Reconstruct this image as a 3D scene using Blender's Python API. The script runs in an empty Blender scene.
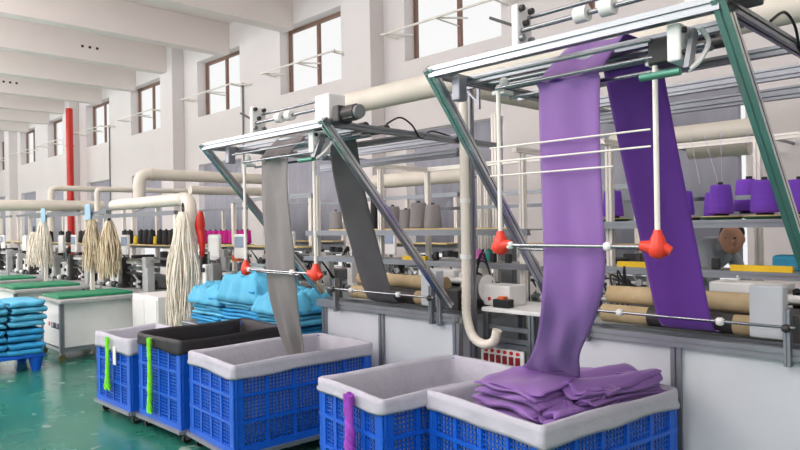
import bpy, bmesh, math, random
from mathutils import Vector, Matrix
random.seed(7)
PI = math.pi
SC = bpy.context.scene
COL = SC.collection
V = Vector
ORD = ['first', 'second', 'third', 'fourth', 'fifth', 'sixth', 'seventh', 'eighth', 'ninth', 'tenth', 'eleventh', 'twelfth', 'thirteenth', 'fourteenth']

# ------------------------------------------------------------------ camera
CAM_H = 1.6
FW = V((-0.720, 0.694, 0)).normalized(); RT = V((FW.y, -FW.x, 0)); UP = V((0, 0, 1))
TH = math.atan(22 / 1330)
RC = RT * math.cos(TH) - UP * math.sin(TH); UC = RT * math.sin(TH) + UP * math.cos(TH)
FPX = 664.0
cam = bpy.data.objects.new('camera', bpy.data.cameras.new('camera')); COL.objects.link(cam)
cam.matrix_world = Matrix(((RC.x, UC.x, -FW.x, 0), (RC.y, UC.y, -FW.y, 0), (RC.z, UC.z, -FW.z, CAM_H), (0, 0, 0, 1)))
cam.data.sensor_width = 36; cam.data.lens = FPX / 800 * 36; cam.data.clip_end = 200
SC.camera = cam

def at(px, py, X=None, Y=None, Z=None):
    """the point of the world on one real plane (X=, Y= or Z=) seen at a photo position"""
    d = FW + RC * ((px - 400) / FPX) + UC * ((225 - py) / FPX)
    if X is not None: t = X / d.x
    elif Y is not None: t = Y / d.y
    else: t = (Z - CAM_H) / d.z
    return V((0, 0, CAM_H)) + d * t

# ------------------------------------------------------------------ materials
def lin(c):
    return tuple((x / 255 / 12.92) if x / 255 <= .04045 else ((x / 255 + .055) / 1.055) ** 2.4 for x in c) + (1,)
MATS = {}
def mat(name, rgb, rough=.6, metal=0, var=.06, scale=6, bump=0, bscale=60, spec=.5, sheen=0, rgb2=None, stretch=None):
    if name in MATS: return MATS[name]
    m = bpy.data.materials.new(name); m.use_nodes = True
    nt = m.node_tree; b = nt.nodes['Principled BSDF']
    b.inputs['Roughness'].default_value = rough; b.inputs['Metallic'].default_value = metal
    b.inputs['Specular IOR Level'].default_value = spec
    if sheen: b.inputs['Sheen Weight'].default_value = sheen
    tc = nt.nodes.new('ShaderNodeTexCoord'); mp = nt.nodes.new('ShaderNodeMapping')
    nt.links.new(tc.outputs['Object'], mp.inputs[0])
    if stretch: mp.inputs['Scale'].default_value = stretch
    n = nt.nodes.new('ShaderNodeTexNoise'); n.inputs['Scale'].default_value = scale; n.inputs['Detail'].default_value = 4
    nt.links.new(mp.outputs[0], n.inputs['Vector'])
    r = nt.nodes.new('ShaderNodeValToRGB')
    a = lin(rgb); c2 = lin(rgb2) if rgb2 else tuple(min(1, x * (1 + var)) for x in a[:3]) + (1,)
    r.color_ramp.elements[0].position = .3; r.color_ramp.elements[1].position = .7
    r.color_ramp.elements[0].color = a if rgb2 else tuple(x * (1 - var) for x in a[:3]) + (1,)
    r.color_ramp.elements[1].color = c2
    nt.links.new(n.outputs['Fac'], r.inputs[0]); nt.links.new(r.outputs[0], b.inputs['Base Color'])
    if bump:
        n2 = nt.nodes.new('ShaderNodeTexNoise'); n2.inputs['Scale'].default_value = bscale
        nt.links.new(mp.outputs[0], n2.inputs['Vector'])
        bp = nt.nodes.new('ShaderNodeBump'); bp.inputs['Strength'].default_value = bump; bp.inputs['Distance'].default_value = .01
        nt.links.new(n2.outputs['Fac'], bp.inputs['Height']); nt.links.new(bp.outputs[0], b.inputs['Normal'])
    MATS[name] = m
    return m
WALL = mat('wall_paint', (226, 220, 219), .8, var=.02, scale=.8)
CEIL = mat('ceiling_paint', (232, 222, 218), .85, var=.02, scale=.6)
FRAMEW = mat('window_frame', (128, 98, 84), .5, .1)
WHITE = mat('white_paint', (232, 232, 230), .4, var=.03)
RODW = mat('white_rod', (235, 230, 222), .35, var=.03)
CREAM = mat('cream_duct', (224, 217, 204), .5, var=.05, scale=3)
RED = mat('red_paint', (205, 40, 25), .4)
ALU = mat('aluminium', (138, 143, 148), .32, .85, var=.04, scale=9)
ALUD = mat('aluminium_satin', (146, 149, 156), .38, .6, var=.05)
CHROME = mat('bright_aluminium', (214, 217, 220), .2, .95, var=.03)
STEEL = mat('steel', (160, 162, 166), .22, .95, var=.04)
BLACK = mat('black_plastic', (28, 28, 30), .45)
DARK = mat('dark_metal', (70, 68, 68), .45, .4, var=.12, scale=14)
GREYM = mat('grey_machine_paint', (168, 170, 170), .45, .1, var=.08)
MIDG = mat('mid_grey_paint', (120, 122, 125), .5, .2, var=.12)
PANEL = mat('light_grey_panel', (206, 210, 216), .55, var=.03, scale=2)
TAN = mat('cardboard', (206, 186, 148), .75, var=.12, scale=9, rgb2=(184, 160, 120))
YEL = mat('yellow_bar', (238, 196, 30), .5, var=.05)
TRAYM = mat('tray_rim', (214, 190, 130), .6, var=.15, scale=20)
TRAYG = mat('tray_green', (30, 75, 45), .5, var=.3)
REDC = mat('red_clamp', (226, 62, 42), .4, var=.05)
BLUEC = mat('blue_crate', (14, 90, 200), .42, var=.06, scale=5, spec=.5)
LINERW = mat('liner_cloth', (180, 179, 190), .85, var=.05, scale=7, bump=.5, bscale=22)
LINERB = mat('liner_black', (34, 32, 36), .6, bump=.4, bscale=22)
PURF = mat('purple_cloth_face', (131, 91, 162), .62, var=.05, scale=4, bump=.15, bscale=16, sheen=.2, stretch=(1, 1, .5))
PURB = mat('purple_cloth_back_shaded', (112, 56, 162), .7, var=.06, scale=4, sheen=.1)  # back of the cloth, with the rear panel's shade put into its colour
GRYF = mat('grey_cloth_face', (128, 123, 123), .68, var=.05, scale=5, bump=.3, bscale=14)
GRYB = mat('grey_cloth_back_shaded', (92, 90, 93), .75, var=.06)  # same for the grey: back side darkened for the shaded rear panel
CYAN = mat('cyan_cloth', (86, 176, 212), .75, var=.1, scale=5, bump=.4, bscale=30)
CYAN2 = mat('cyan_cloth_deep', (48, 152, 204), .75, var=.12, scale=5, bump=.4, bscale=30)
YARNP = mat('purple_yarn', (122, 66, 196), .75, var=.06, scale=4, bump=.5, bscale=120, stretch=(1, 1, 8))
YARNM = mat('magenta_yarn', (196, 20, 140), .75, var=.08)
YARNK = mat('black_yarn', (26, 25, 28), .7)
YARNG = mat('grey_yarn', (150, 146, 146), .75, var=.08)
YARNW = mat('white_yarn', (244, 239, 229), .85, var=.08, scale=20, rgb2=(222, 212, 190))
YARNY = mat('yellow_yarn', (235, 205, 50), .75)
GREENT = mat('lime_cloth', (120, 220, 40), .75, var=.12, scale=20)
PURT = mat('purple_ribbon', (150, 60, 180), .7, var=.12, scale=20)
MATG = mat('green_mat', (22, 130, 90), .6, var=.15, scale=12)
BLIND = mat('grey_blind', (162, 163, 175), .8, var=.03, scale=3)
SKIN = mat('skin', (222, 168, 140), .55)
HAIR = mat('hair', (40, 32, 30), .6)
SHIRT = mat('grey_shirt', (182, 188, 196), .8)
TEALP = mat('teal_plastic', (20, 150, 140), .4)
LBLUE = mat('pale_blue_bar', (160, 215, 240), .5)
ORANGE = mat('orange_plastic', (235, 110, 50), .5)
PINK = mat('pink_yarn', (225, 110, 190), .7)
HOLE = mat('dark_hole', (60, 52, 48), .8)

def floor_mat():
    m = bpy.data.materials.new('green_epoxy'); m.use_nodes = True; nt = m.node_tree; b = nt.nodes['Principled BSDF']
    tc = nt.nodes.new('ShaderNodeTexCoord')
    n = nt.nodes.new('ShaderNodeTexNoise'); n.inputs['Scale'].default_value = .9; n.inputs['Detail'].default_value = 6
    nt.links.new(tc.outputs['Object'], n.inputs['Vector'])
    r = nt.nodes.new('ShaderNodeValToRGB'); r.color_ramp.elements[0].position = .32; r.color_ramp.elements[1].position = .7
    r.color_ramp.elements[0].color = lin((22, 98, 84)); r.color_ramp.elements[1].color = lin((56, 128, 110))
    nt.links.new(n.outputs['Fac'], r.inputs[0])
    n2 = nt.nodes.new('ShaderNodeTexNoise'); n2.inputs['Scale'].default_value = 4.3; n2.inputs['Detail'].default_value = 5
    nt.links.new(tc.outputs['Object'], n2.inputs['Vector'])
    r2 = nt.nodes.new('ShaderNodeValToRGB'); r2.color_ramp.elements[0].position = .64; r2.color_ramp.elements[1].position = .70
    nt.links.new(n2.outputs['Fac'], r2.inputs[0])
    mx = nt.nodes.new('ShaderNodeMix'); mx.data_type = 'RGBA'
    mu = nt.nodes.new('ShaderNodeMath'); mu.operation = 'MULTIPLY'; mu.inputs[1].default_value = .55
    nt.links.new(r2.outputs[0], mu.inputs[0]); nt.links.new(mu.outputs[0], mx.inputs['Factor'])
    nt.links.new(r.outputs[0], mx.inputs['A']); mx.inputs['B'].default_value = lin((190, 205, 195))
    nt.links.new(mx.outputs['Result'], b.inputs['Base Color'])
    b.inputs['Roughness'].default_value = .16
    n3 = nt.nodes.new('ShaderNodeTexNoise'); n3.inputs['Scale'].default_value = 3
    nt.links.new(tc.outputs['Object'], n3.inputs['Vector'])
    mr = nt.nodes.new('ShaderNodeMapRange'); mr.inputs['To Min'].default_value = .1; mr.inputs['To Max'].default_value = .38
    nt.links.new(n3.outputs['Fac'], mr.inputs['Value']); nt.links.new(mr.outputs[0], b.inputs['Roughness'])
    return m
def glass_mat():
    m = bpy.data.materials.new('window_glass'); m.use_nodes = True; nt = m.node_tree
    nt.nodes.remove(nt.nodes['Principled BSDF']); o = nt.nodes['Material Output']
    t = nt.nodes.new('ShaderNodeBsdfTransparent'); g = nt.nodes.new('ShaderNodeBsdfGlossy'); g.inputs['Roughness'].default_value = .05
    t.inputs[0].default_value = (.97, .98, .98, 1)
    x = nt.nodes.new('ShaderNodeMixShader'); x.inputs[0].default_value = .05
    nt.links.new(t.outputs[0], x.inputs[1]); nt.links.new(g.outputs[0], x.inputs[2])
    nt.links.new(x.outputs[0], o.inputs[0]); return m
FLOOR = floor_mat(); GLASS = glass_mat()

# ------------------------------------------------------------------ mesh builder
ROOTLOC = {}
class MB:
    def __init__(s): s.v = []; s.f = []; s.sm = []
    def add(s, vs, fs, smooth=False):
        o = len(s.v); s.v += [tuple(v) for v in vs]; s.f += [tuple(i + o for i in f) for f in fs]; s.sm += [smooth] * len(fs); return s
    def box(s, x0, x1, y0, y1, z0, z1):
        return s.add([(x0,y0,z0),(x1,y0,z0),(x1,y1,z0),(x0,y1,z0),(x0,y0,z1),(x1,y0,z1),(x1,y1,z1),(x0,y1,z1)],
                     [(0,3,2,1),(4,5,6,7),(0,1,5,4),(1,2,6,5),(2,3,7,6),(3,0,4,7)])
    def bbox(s, x0, x1, y0, y1, z0, z1, b=.008):
        """box with chamfered edges"""
        bm = bmesh.new(); bmesh.ops.create_cube(bm, size=1)
        for v in bm.verts: v.co = V(((x0+x1)/2 + v.co.x*(x1-x0), (y0+y1)/2 + v.co.y*(y1-y0), (z0+z1)/2 + v.co.z*(z1-z0)))
        bmesh.ops.bevel(bm, geom=bm.edges[:], offset=b, segments=2, profile=.5, affect='EDGES')
        bm.verts.index_update()
        s.add([v.co.copy() for v in bm.verts], [tuple(v.index for v in f.verts) for f in bm.faces]); bm.free(); return s
    def frame(s, p, q):
        d = (V(q) - V(p)); L = d.length; d.normalize()
        u = V((0, 0, 1)) if abs(d.z) < .9 else V((1, 0, 0))
        a = d.cross(u).normalized(); b = a.cross(d).normalized(); return d, a, b
    def bar(s, p, q, w, h=None):
        h = h or w; d, a, b = s.frame(p, q); p, q = V(p), V(q)
        vs = [e + a*i*w/2 + b*j*h/2 for e in (p, q) for i, j in ((-1,-1),(1,-1),(1,1),(-1,1))]
        return s.add(vs, [(0,1,2,3),(7,6,5,4),(0,4,5,1),(1,5,6,2),(2,6,7,3),(3,7,4,0)])
    def prof(s, p, q, w=.04, h=None):
        """extruded aluminium profile with a slot in each side (two on a wide side)"""
        h = h or w; d, a, b = s.frame(p, q); p, q = V(p), V(q)
        def side(L):
            n = max(1, round(L / min(w, h))); out = []
            for k in range(n):
                c = -L/2 + (k + .5) * L / n; g = .0045 if min(w, h) > .03 else .003
                out += [(c - g, 0), (c - g, 1), (c + g, 1), (c + g, 0)]
            return out
        dp = min(w, h) * .22; c = []
        c.append((-w/2, -h/2)); c += [(x, -h/2 + dp*k) for x, k in side(w)]
        c.append((w/2, -h/2)); c += [(w/2 - dp*k, x) for x, k in side(h)]
        c.append((w/2, h/2)); c += [(-x, h/2 - dp*k) for x, k in side(w)]
        c.append((-w/2, h/2)); c += [(-w/2 + dp*k, -x) for x, k in side(h)]
        n = len(c); vs = [e + a*x + b*y for e in (p, q) for x, y in c]
        fs = [(i, (i+1) % n, n + (i+1) % n, n + i) for i in range(n)] + [tuple(range(n-1, -1, -1)), tuple(range(n, 2*n))]
        return s.add(vs, fs)
    def tube(s, pts, r, n=10, caps=True):
        pts = [V(p) for p in pts]; N = len(pts); rs = r if isinstance(r, (list, tuple)) else [r] * N
        vs = []; pa = None
        for i, p in enumerate(pts):
            d = (pts[min(i+1, N-1)] - pts[max(i-1, 0)]).normalized()
            if pa is None:
                u = V((0,0,1)) if abs(d.z) < .9 else V((1,0,0)); a = d.cross(u).normalized()
            else: a = (pa - d * pa.dot(d)).normalized()
            b = d.cross(a); pa = a
            vs += [p + (a*math.cos(2*PI*k/n) + b*math.sin(2*PI*k/n)) * rs[i] for k in range(n)]
        fs = [(i*n+k, i*n+(k+1) % n, (i+1)*n+(k+1) % n, (i+1)*n+k) for i in range(N-1) for k in range(n)]
        s.add(vs, fs, True)
        if caps: s.add(vs[:n], [tuple(range(n-1, -1, -1))]); s.add(vs[-n:], [tuple(range(n))])
        return s
    def cyl(s, p, q, r, n=16, r2=None): return s.tube([p, q], [r, r if r2 is None else r2], n)
    def lathe(s, c, prof, n=20):
        c = V(c); vs = [c + V((r*math.cos(2*PI*k/n), r*math.sin(2*PI*k/n), z)) for r, z in prof for k in range(n)]
        fs = [(i*n+k, i*n+(k+1) % n, (i+1)*n+(k+1) % n, (i+1)*n+k) for i in range(len(prof)-1) for k in range(n)]
        s.add(vs, fs, True); s.add(vs[:n], [tuple(range(n-1,-1,-1))]); s.add(vs[-n:], [tuple(range(n))]); return s
    def ball(s, c, r, n=10):
        rx, ry, rz = r if isinstance(r, (tuple, list)) else (r, r, r); c = V(c); m = n // 2 + 1
        vs = [c + V((rx*math.sin(PI*i/m)*math.cos(2*PI*k/n), ry*math.sin(PI*i/m)*math.sin(2*PI*k/n), -rz*math.cos(PI*i/m))) for i in range(1, m) for k in range(n)]
        vs += [c - V((0,0,rz)), c + V((0,0,rz))]; a = len(vs) - 2
        fs = [(i*n+k, i*n+(k+1) % n, (i+1)*n+(k+1) % n, (i+1)*n+k) for i in range(m-2) for k in range(n)]
        fs += [(a, (k+1) % n, k) for k in range(n)] + [(a+1, (m-2)*n+k, (m-2)*n+(k+1) % n) for k in range(n)]
        return s.add(vs, fs, True)
    def build(s, name, m, parent=None, loc=None):
        org = V((0,0,0))
        if parent is not None: org = ROOTLOC.get(parent.name, V((0,0,0)))
        if loc is not None: org = V(loc)
        me = bpy.data.meshes.new(name); me.from_pydata([V(v) - org for v in s.v], [], s.f); me.update()
        for p, sm in zip(me.polygons, s.sm): p.use_smooth = sm
        for mm in (m if isinstance(m, (list, tuple)) else [m]): me.materials.append(mm)
        o = bpy.data.objects.new(name, me); COL.objects.link(o)
        if parent is not None: o.parent = parent; ROOTLOC[o.name] = org
        else: o.location = org; ROOTLOC[o.name] = org
        return o
def tag(o, label, cat, group=None):
    o['label'] = label; o['category'] = cat
    if group: o['group'] = group
    return o
def thing(name, label, cat, loc=(0,0,0), group=None):
    o = bpy.data.objects.new(name, None); COL.objects.link(o); o.location = loc; o.empty_display_size = .1
    ROOTLOC[o.name] = V(loc); return tag(o, label, cat, group)
def struct(name, mb, m, parent=None):
    o = mb.build(name, m, parent)
    if parent is None: o['kind'] = 'structure'
    return o
def dup(o, loc=None, rz=None, label=None, group=None, parent=None):
    c = o.copy(); COL.objects.link(c)
    if parent is not None: c.parent = parent
    for ch in list(o.children): dup(ch, parent=c)
    if loc is not None: c.location = loc
    if rz is not None: c.rotation_euler = (0, 0, rz)
    if label: c['label'] = label
    if group: c['group'] = group
    return c
def move(o, loc, rz=0): o.location = loc; o.rotation_euler = (0, 0, rz)
def crv(pts, n=8):
    """Catmull-Rom through tuples of any length"""
    P = [pts[0]] + list(pts) + [pts[-1]]; out = []
    for i in range(1, len(P) - 2):
        for k in range(n):
            t = k / n
            out.append(tuple(.5*((2*b) + (-a+c)*t + (2*a-5*b+4*c-d)*t*t + (-a+3*b-3*c+d)*t**3) for a, b, c, d in zip(P[i-1], P[i], P[i+1], P[i+2])))
    out.append(tuple(pts[-1])); return out

# ------------------------------------------------------------------ room shell
YW = 8.0
XA, XB_ = -42, 4.0
struct('floor', MB().box(XA, XB_, -15, YW + .35, -.1, 0), FLOOR)
struct('ceiling', MB().box(XA, XB_, -15, YW + .35, 6.4, 6.6), CEIL)
wins = [-3.7, -7.08, -10.86, -14.56, -18.75, -22.5, -26.7, -30.4, -34.3]
WW = 1.03
zs = [(.75, 3.2), (4.4, 5.80)]
m = MB(); x = XA
for c in sorted(wins):
    m.box(x, c - WW, YW, YW + .35, 0, 6.4)
    z = 0
    for a, b in zs: m.box(c - WW, c + WW, YW, YW + .35, z, a); z = b
    m.box(c - WW, c + WW, YW, YW + .35, z, 6.4); x = c + WW
m.box(x, XB_, YW, YW + .35, 0, 6.4)
struct('wall_back', m, WALL)
struct('wall_left', MB().box(XA - .3, XA, -15, YW + .3, 0, 6.4), WALL)
struct('wall_right', MB().box(XB_, XB_ + .3, -1, YW + .3, 0, 6.4), WALL)
n = 0
for c in (-1.2, -9.0, -16.7, -24.6, -32.3):
    n += 1; struct('trim_%d' % n, MB().bbox(c - .36, c + .36, YW - .32, YW, 0, 6.4, .01), WALL)
holes = {}
for i, r in enumerate((-1.10, -1.45, -1.78, -2.12, -2.47, -2.81, -3.15, -3.5, -3.85, -4.2, -4.55, -4.9)):
    xx = r * 7.85; n += 1
    b = struct('trim_%d' % n, MB().bbox(xx - .32, xx, -15, YW, 5.68, 6.4, .012), CEIL)
    if i in (3, 5):
        h = MB(); yy = {3: 5.6, 5: 5.2}[i]
        for k in range(3): h.cyl((xx - .005, yy + .17*k, 6.0), (xx + .006, yy + .17*k, 6.0), .035, 10)
        h.build('hole', HOLE, b)
# long wall step along the window band
n += 1; struct('trim_%d' % n, MB().box(XA, XB_, YW - .03, YW, 0, .12), MIDG)

wn = 0
for c in wins:
    wn += 1; fy = YW + .26
    f = MB(); z0, z1 = zs[1]
    for a, b in ((c - WW, c - WW + .06), (c + WW - .06, c + WW), (c - .035, c + .035)): f.box(a, b, fy - .03, fy + .03, z0, z1)
    f.box(c - WW, c + WW, fy - .029, fy + .029, z0, z0 + .06); f.box(c - WW, c + WW, fy - .029, fy + .029, z1 - .07, z1)
    w = struct('window_%d' % wn, f, FRAMEW)
    struct('glass', MB().box(c - WW + .05, c + WW - .05, fy - .004, fy + .004, z0 + .05, z1 - .06), GLASS, w)
    # white opener rod with two triangular stays
    zr = z0 + .44; r = MB(); ya = YW - .34
    r.cyl((c - 1.25, ya, zr), (c + 1.25, ya, zr), .02, 8)
    for e in (-1.2, 0, 1.15):
        r.cyl((c + e, ya, zr), (c + e, YW + .02 if abs(e) > .5 else fy, zr - .02), .014, 8)
        r.cyl((c + e, ya, zr), (c + e + .42, ya + .3, zr - .04), .016, 8)
    r.build('opener_rod', RODW, w)
    # lower window
    wn += 1; z0, z1 = zs[0]; f = MB()
    for a, b in ((c - WW, c - WW + .06), (c + WW - .06, c + WW), (c - .035, c + .035)): f.box(a, b, fy - .03, fy + .03, z0, z1)
    f.box(c - WW, c + WW, fy - .029, fy + .029, z0, z0 + .06); f.box(c - WW, c + WW, fy - .029, fy + .029, z1 - .06, z1)
    f.box(c - WW, c + WW, YW - .06, fy, z0 - .04, z0)
    w = struct('window_%d' % wn, f, WHITE)
    struct('glass', MB().box(c - WW + .05, c + WW - .05, fy - .004, fy + .004, z0 + .05, z1 - .05), GLASS, w)
    bl = MB(); K = 40; zb = 1.12
    vs = []; 
    for k in range(K + 1):
        xx = c - WW + .12 + (2*WW - .2) * k / K; yy = YW + .08 + .012*math.sin(k*1.3)
        vs += [(xx, yy, zb), (xx, yy, z1 - .02)]
    bl.add(vs, [(2*k, 2*k+2, 2*k+3, 2*k+1) for k in range(K)], True)
    bo = bl.build('blind', BLIND, w); so = bo.modifiers.new('s', 'SOLIDIFY'); so.thickness = .006

# ------------------------------------------------------------------ pipes and ducts
def duct(name, pts, r, label, cat='duct', m=CREAM, collars=(), wallfix=False):
    t = thing(name, label, cat, pts[0]); out = []
    P = [V(p) for p in pts]; out.append(P[0])
    for i in range(1, len(P) - 1):                      # rounded elbows
        a = (P[i-1] - P[i]).normalized(); b = (P[i+1] - P[i]).normalized(); q = r * 1.8
        for k in range(7):
            u = k / 6; out.append(P[i] + a*q*(1-u)**2 + b*q*u**2)
    out.append(P[-1]); MB().tube(out, r, 20).build('pipe', m, t)
    for i in range(1, len(P) - 1):
        for e in (P[i-1], P[i+1]):
            dd = (e - P[i]).normalized(); c = P[i] + dd * r * 1.9
            MB().cyl(c - dd*.015, c + dd*.05, r * 1.1, 20).build('collar', m, t)
    if wallfix:
        for e in (.15, .85):
            c = P[0].lerp(P[-1], e); MB().cyl((c.x, c.y + r*.9, c.z), (c.x, YW, c.z), .018, 8).build('wall_bracket', ALUD, t)
    for c, dd in collars: MB().cyl(V(c) - V(dd)*.05, V(c) + V(dd)*.05, r * 1.1, 20).build('collar', m, t)
    return t
p = at(343, 100, Y=5.2); q = at(765, 20, Y=5.2)
zc = (p.z + q.z) / 2
duct('air_duct', [(p.x - .3, 5.2, zc), (XB_ - .01, 5.2, zc)], .13, 'long cream duct high behind both cloth frames, running along the hall')
for k, px in enumerate((452,)):
    a = at(px, 84, Y=4.6)
    duct('air_duct', [(a.x, 4.75, a.z), (a.x, YW, a.z)], .09, 'cream duct running back to the wall beside the purple cloth')
# pair of ducts behind the purple yarn
a = at(560, 150, Y=6.2)
duct('air_duct', [(at(612, 125, Y=6.3).x, 6.3, at(700, 133, Y=6.3).z), (at(760, 139, Y=6.3).x, 6.3, at(700, 133, Y=6.3).z)], .085, 'upper of the two stub ducts behind the purple yarn cones', wallfix=True)
duct('air_duct', [(at(690, 150, Y=6.9).x, 6.9, at(700, 149, Y=6.9).z), (at(750, 149, Y=6.9).x, 6.9, at(700, 149, Y=6.9).z)], .1, 'lower of the two stub ducts behind the purple yarn cones', wallfix=True)
def yduct(px, py, Y0, px1, r, zbot, label):
    a = at(px, py, Y=Y0); b = at(px1, py, X=a.x)
    duct('air_duct', [(a.x, Y0, zbot), (a.x, Y0, a.z), (a.x, min(b.y, YW - .45), a.z)], r, label)
yduct(139, 174, 4.1, 275, .088, 1.93, 'thick cream duct with an elbow above the left spool racks')
yduct(97, 189, 4.3, 200, .045, 1.75, 'slim cream duct with drop pipe above the two pale yarn hanks')
yduct(51, 188, 4.6, 130, .062, 1.5, 'cream duct with drop pipe in front of the red pipe')
a = at(-25, 205, Y=3.0)
duct('air_duct', [(a.x, 3.0, a.z), (a.x, 5.4, a.z)], .11, 'horizontal cream duct at the left edge above the spools')
a = at(190, 190, Y=5.6)
duct('air_duct', [(a.x, 5.6, a.z), (at(310, 187, X=a.x).x, 7.3, a.z), (a.x, 7.3, 1.0)], .08, 'cream duct ending in a down bend behind the grey cloth')
# duct behind m1 shelf
duct('air_duct', [(at(375, 182, Y=6.9).x, 6.9, at(375, 182, Y=6.9).z), (at(455, 178, Y=6.9).x + .2, 6.9, at(375, 182, Y=6.9).z)], .11, 'cream duct in front of the blind behind grey yarn cones', wallfix=True)
a = at(70, 160, Y=YW - .5)
rp = thing('fire_pipe', 'red vertical pipe fixed to the wall between windows', 'pipe', (a.x, YW - .5, 0))
MB().cyl((a.x, YW - .5, 0), (a.x, YW - .5, 5.68), .11, 18).build('pipe', RED, rp)
for z in (2.6, 4.4): MB().cyl((a.x, YW - .5, z), (a.x, YW - .5, z + .06), .125, 18).build('collar', RED, rp)

# ------------------------------------------------------------------ cloth helpers
def strip(name, path, mats, parent, n=6, wn=14, ripple=.004, thick=.003, seed=0):
    """path rows: cx,cy,cz,hx,hy,hz (half width vector)"""
    P = crv(path, n); rnd = random.Random(seed); ph = [rnd.uniform(0, 6) for _ in range(6)]
    vs = []; W = wn
    for i, r in enumerate(P):
        c = V(r[:3]); h = V(r[3:6]); d = V(P[min(i+1, len(P)-1)][:3]) - V(P[max(i-1, 0)][:3])
        nn = d.cross(h).normalized() if d.length > 1e-6 else V((0,1,0))
        for k in range(W + 1):
            t = k / W * 2 - 1
            o = ripple * (math.sin(t*4 + i*.21 + ph[0]) + .6*math.sin(t*7 - i*.37 + ph[1]) + .5*math.sin(i*.5 + ph[2]))
            vs.append(c + h*t + nn*o)
    fs = [(i*(W+1)+k, i*(W+1)+k+1, (i+1)*(W+1)+k+1, (i+1)*(W+1)+k) for i in range(len(P)-1) for k in range(W)]
    o = MB().add(vs, fs, True).build(name, mats, parent)
    s = o.modifiers.new('s', 'SOLIDIFY'); s.thickness = thick; s.offset = 0; s.material_offset = 1 if len(mats) > 1 else 0; s.material_offset_rim = 0
    return o
def snake(mb, cx, cy, z0, L, W, layers, lh, ang, seed=0, jit=.03, curl=0, wave=.012, nw=12, lw=None):
    """a cloth folded back and forth into a pile; folds at both ends of L, width W"""
    r = random.Random(seed); pts = []
    for i in range(layers):
        e0 = L/2 + r.uniform(-jit, jit); e1 = L/2 + r.uniform(-jit, jit); z = z0 + i*lh
        s = 1 if i % 2 == 0 else -1
        for k in range(9):
            t = -1 + 2*k/8; x = (t * (e1 if t > 0 else e0)) * s
            pts.append((x, z + r.uniform(-.12, .12)*lh))
        xe = pts[-1][0]
        if i < layers - 1:
            for a in (-.7, 0, .7): pts.append((xe + s*lh*.75*math.cos(a), z + lh*.5 + lh*.5*math.sin(a)))
    P = crv(pts, 3); ca, sa = math.cos(ang), math.sin(ang); ph = r.uniform(0, 6); vs = []
    for i, (x, z) in enumerate(P):
        li = (z - z0) / max(lh, 1e-5); off = .018*math.sin(li*2.1 + ph) if jit else 0
        for k in range(nw + 1):
            t = k/nw*2 - 1; y = t*W/2 + off + .01*math.sin(x*9 + li)
            zz = z + wave*math.sin(t*5 + x*6 + ph + li*.7)*min(1, li/2) - curl*max(0, -t - .35)**2*.16
            xx = x + .012*math.sin(t*6 + li*1.7 + ph)
            vs.append((cx + xx*ca - y*sa, cy + xx*sa + y*ca, zz))
    mb.add(vs, [(i*(nw+1)+k, i*(nw+1)+k+1, (i+1)*(nw+1)+k+1, (i+1)*(nw+1)+k) for i in range(len(P)-1) for k in range(nw)], True)
    return mb
def cloth_obj(mb, name, mats, parent=None, thick=.005, loc=None):
    o = mb.build(name, mats, parent, loc); s = o.modifiers.new('s', 'SOLIDIFY'); s.thickness = thick; s.offset = 0; return o

# ------------------------------------------------------------------ crates, liners and dollies
def rrect(w, l, rad, per=9):
    pts = []
    for (cx, cy, a0) in ((w/2-rad, l/2-rad, 0), (-w/2+rad, l/2-rad, PI/2), (-w/2+rad, -l/2+rad, PI), (w/2-rad, -l/2+rad, 3*PI/2)):
        for k in range(6): a = a0 + PI/2*k/5; pts.append((cx + rad*math.cos(a), cy + rad*math.sin(a)))
    out = []
    for i, p in enumerate(pts):
        q = pts[(i+1) % len(pts)]; d = math.hypot(q[0]-p[0], q[1]-p[1]); k = max(1, int(d/.03))
        for j in range(k): out.append((p[0]+(q[0]-p[0])*j/k, p[1]+(q[1]-p[1])*j/k))
    return out
def crate_body(w, l, z0, z1):
    m = MB(); t = .022; H = z1 - z0
    m.box(-w/2+.01, w/2-.01, -l/2+.01, l/2-.01, z0, z0 + .02)
    for (ax, L, sgn, half) in (('x', w, -1, l/2), ('x', w, 1, l/2), ('y', l, -1, w/2), ('y', l, 1, w/2)):
        def bx(a0, a1, d0, d1, za, zb):
            # d measured inward from the face
            lo, hi = sorted((sgn*(half - d0), sgn*(half - d1)))
            if ax == 'x': m.box(a0, a1, lo, hi, za, zb)
            else: m.box(lo, hi, a0, a1, za, zb)
        nb = 4 if L < .85 else 5
        for k in range(nb + 1):
            c = -L/2 + .035 + (L - .07) * k / nb; wd = .035 if k in (0, nb) else .012
            bx(c - wd, c + wd, 0, t, z0, z1)
        for k, zz in enumerate((0, 1/3, 2/3, 1)):
            zc = z0 + .02 + (H - .04) * zz; bx(-L/2, L/2, -.004, t, zc - (.02 if k in (0, 3) else .01), zc + (.02 if k in (0, 3) else .01))
        cell = .026; k = int((L - .1) / cell)
        for i in range(k + 1): c = -L/2 + .05 + (L - .1) * i / k; bx(c - .0034, c + .0034, .008, .016, z0 + .02, z1 - .02)
        k = int(H / cell)
        for i in range(k + 1): zc = z0 + .02 + (H - .04) * i / k; bx(-L/2 + .03, L/2 - .03, .008, .016, zc - .0034, zc + .0034)
    for sx in (-1, 1):
        for sy in (-1, 1): m.cyl((sx*(w/2-.02), sy*(l/2-.02), z0), (sx*(w/2-.02), sy*(l/2-.02), z1), .024, 10)
    return m
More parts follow.
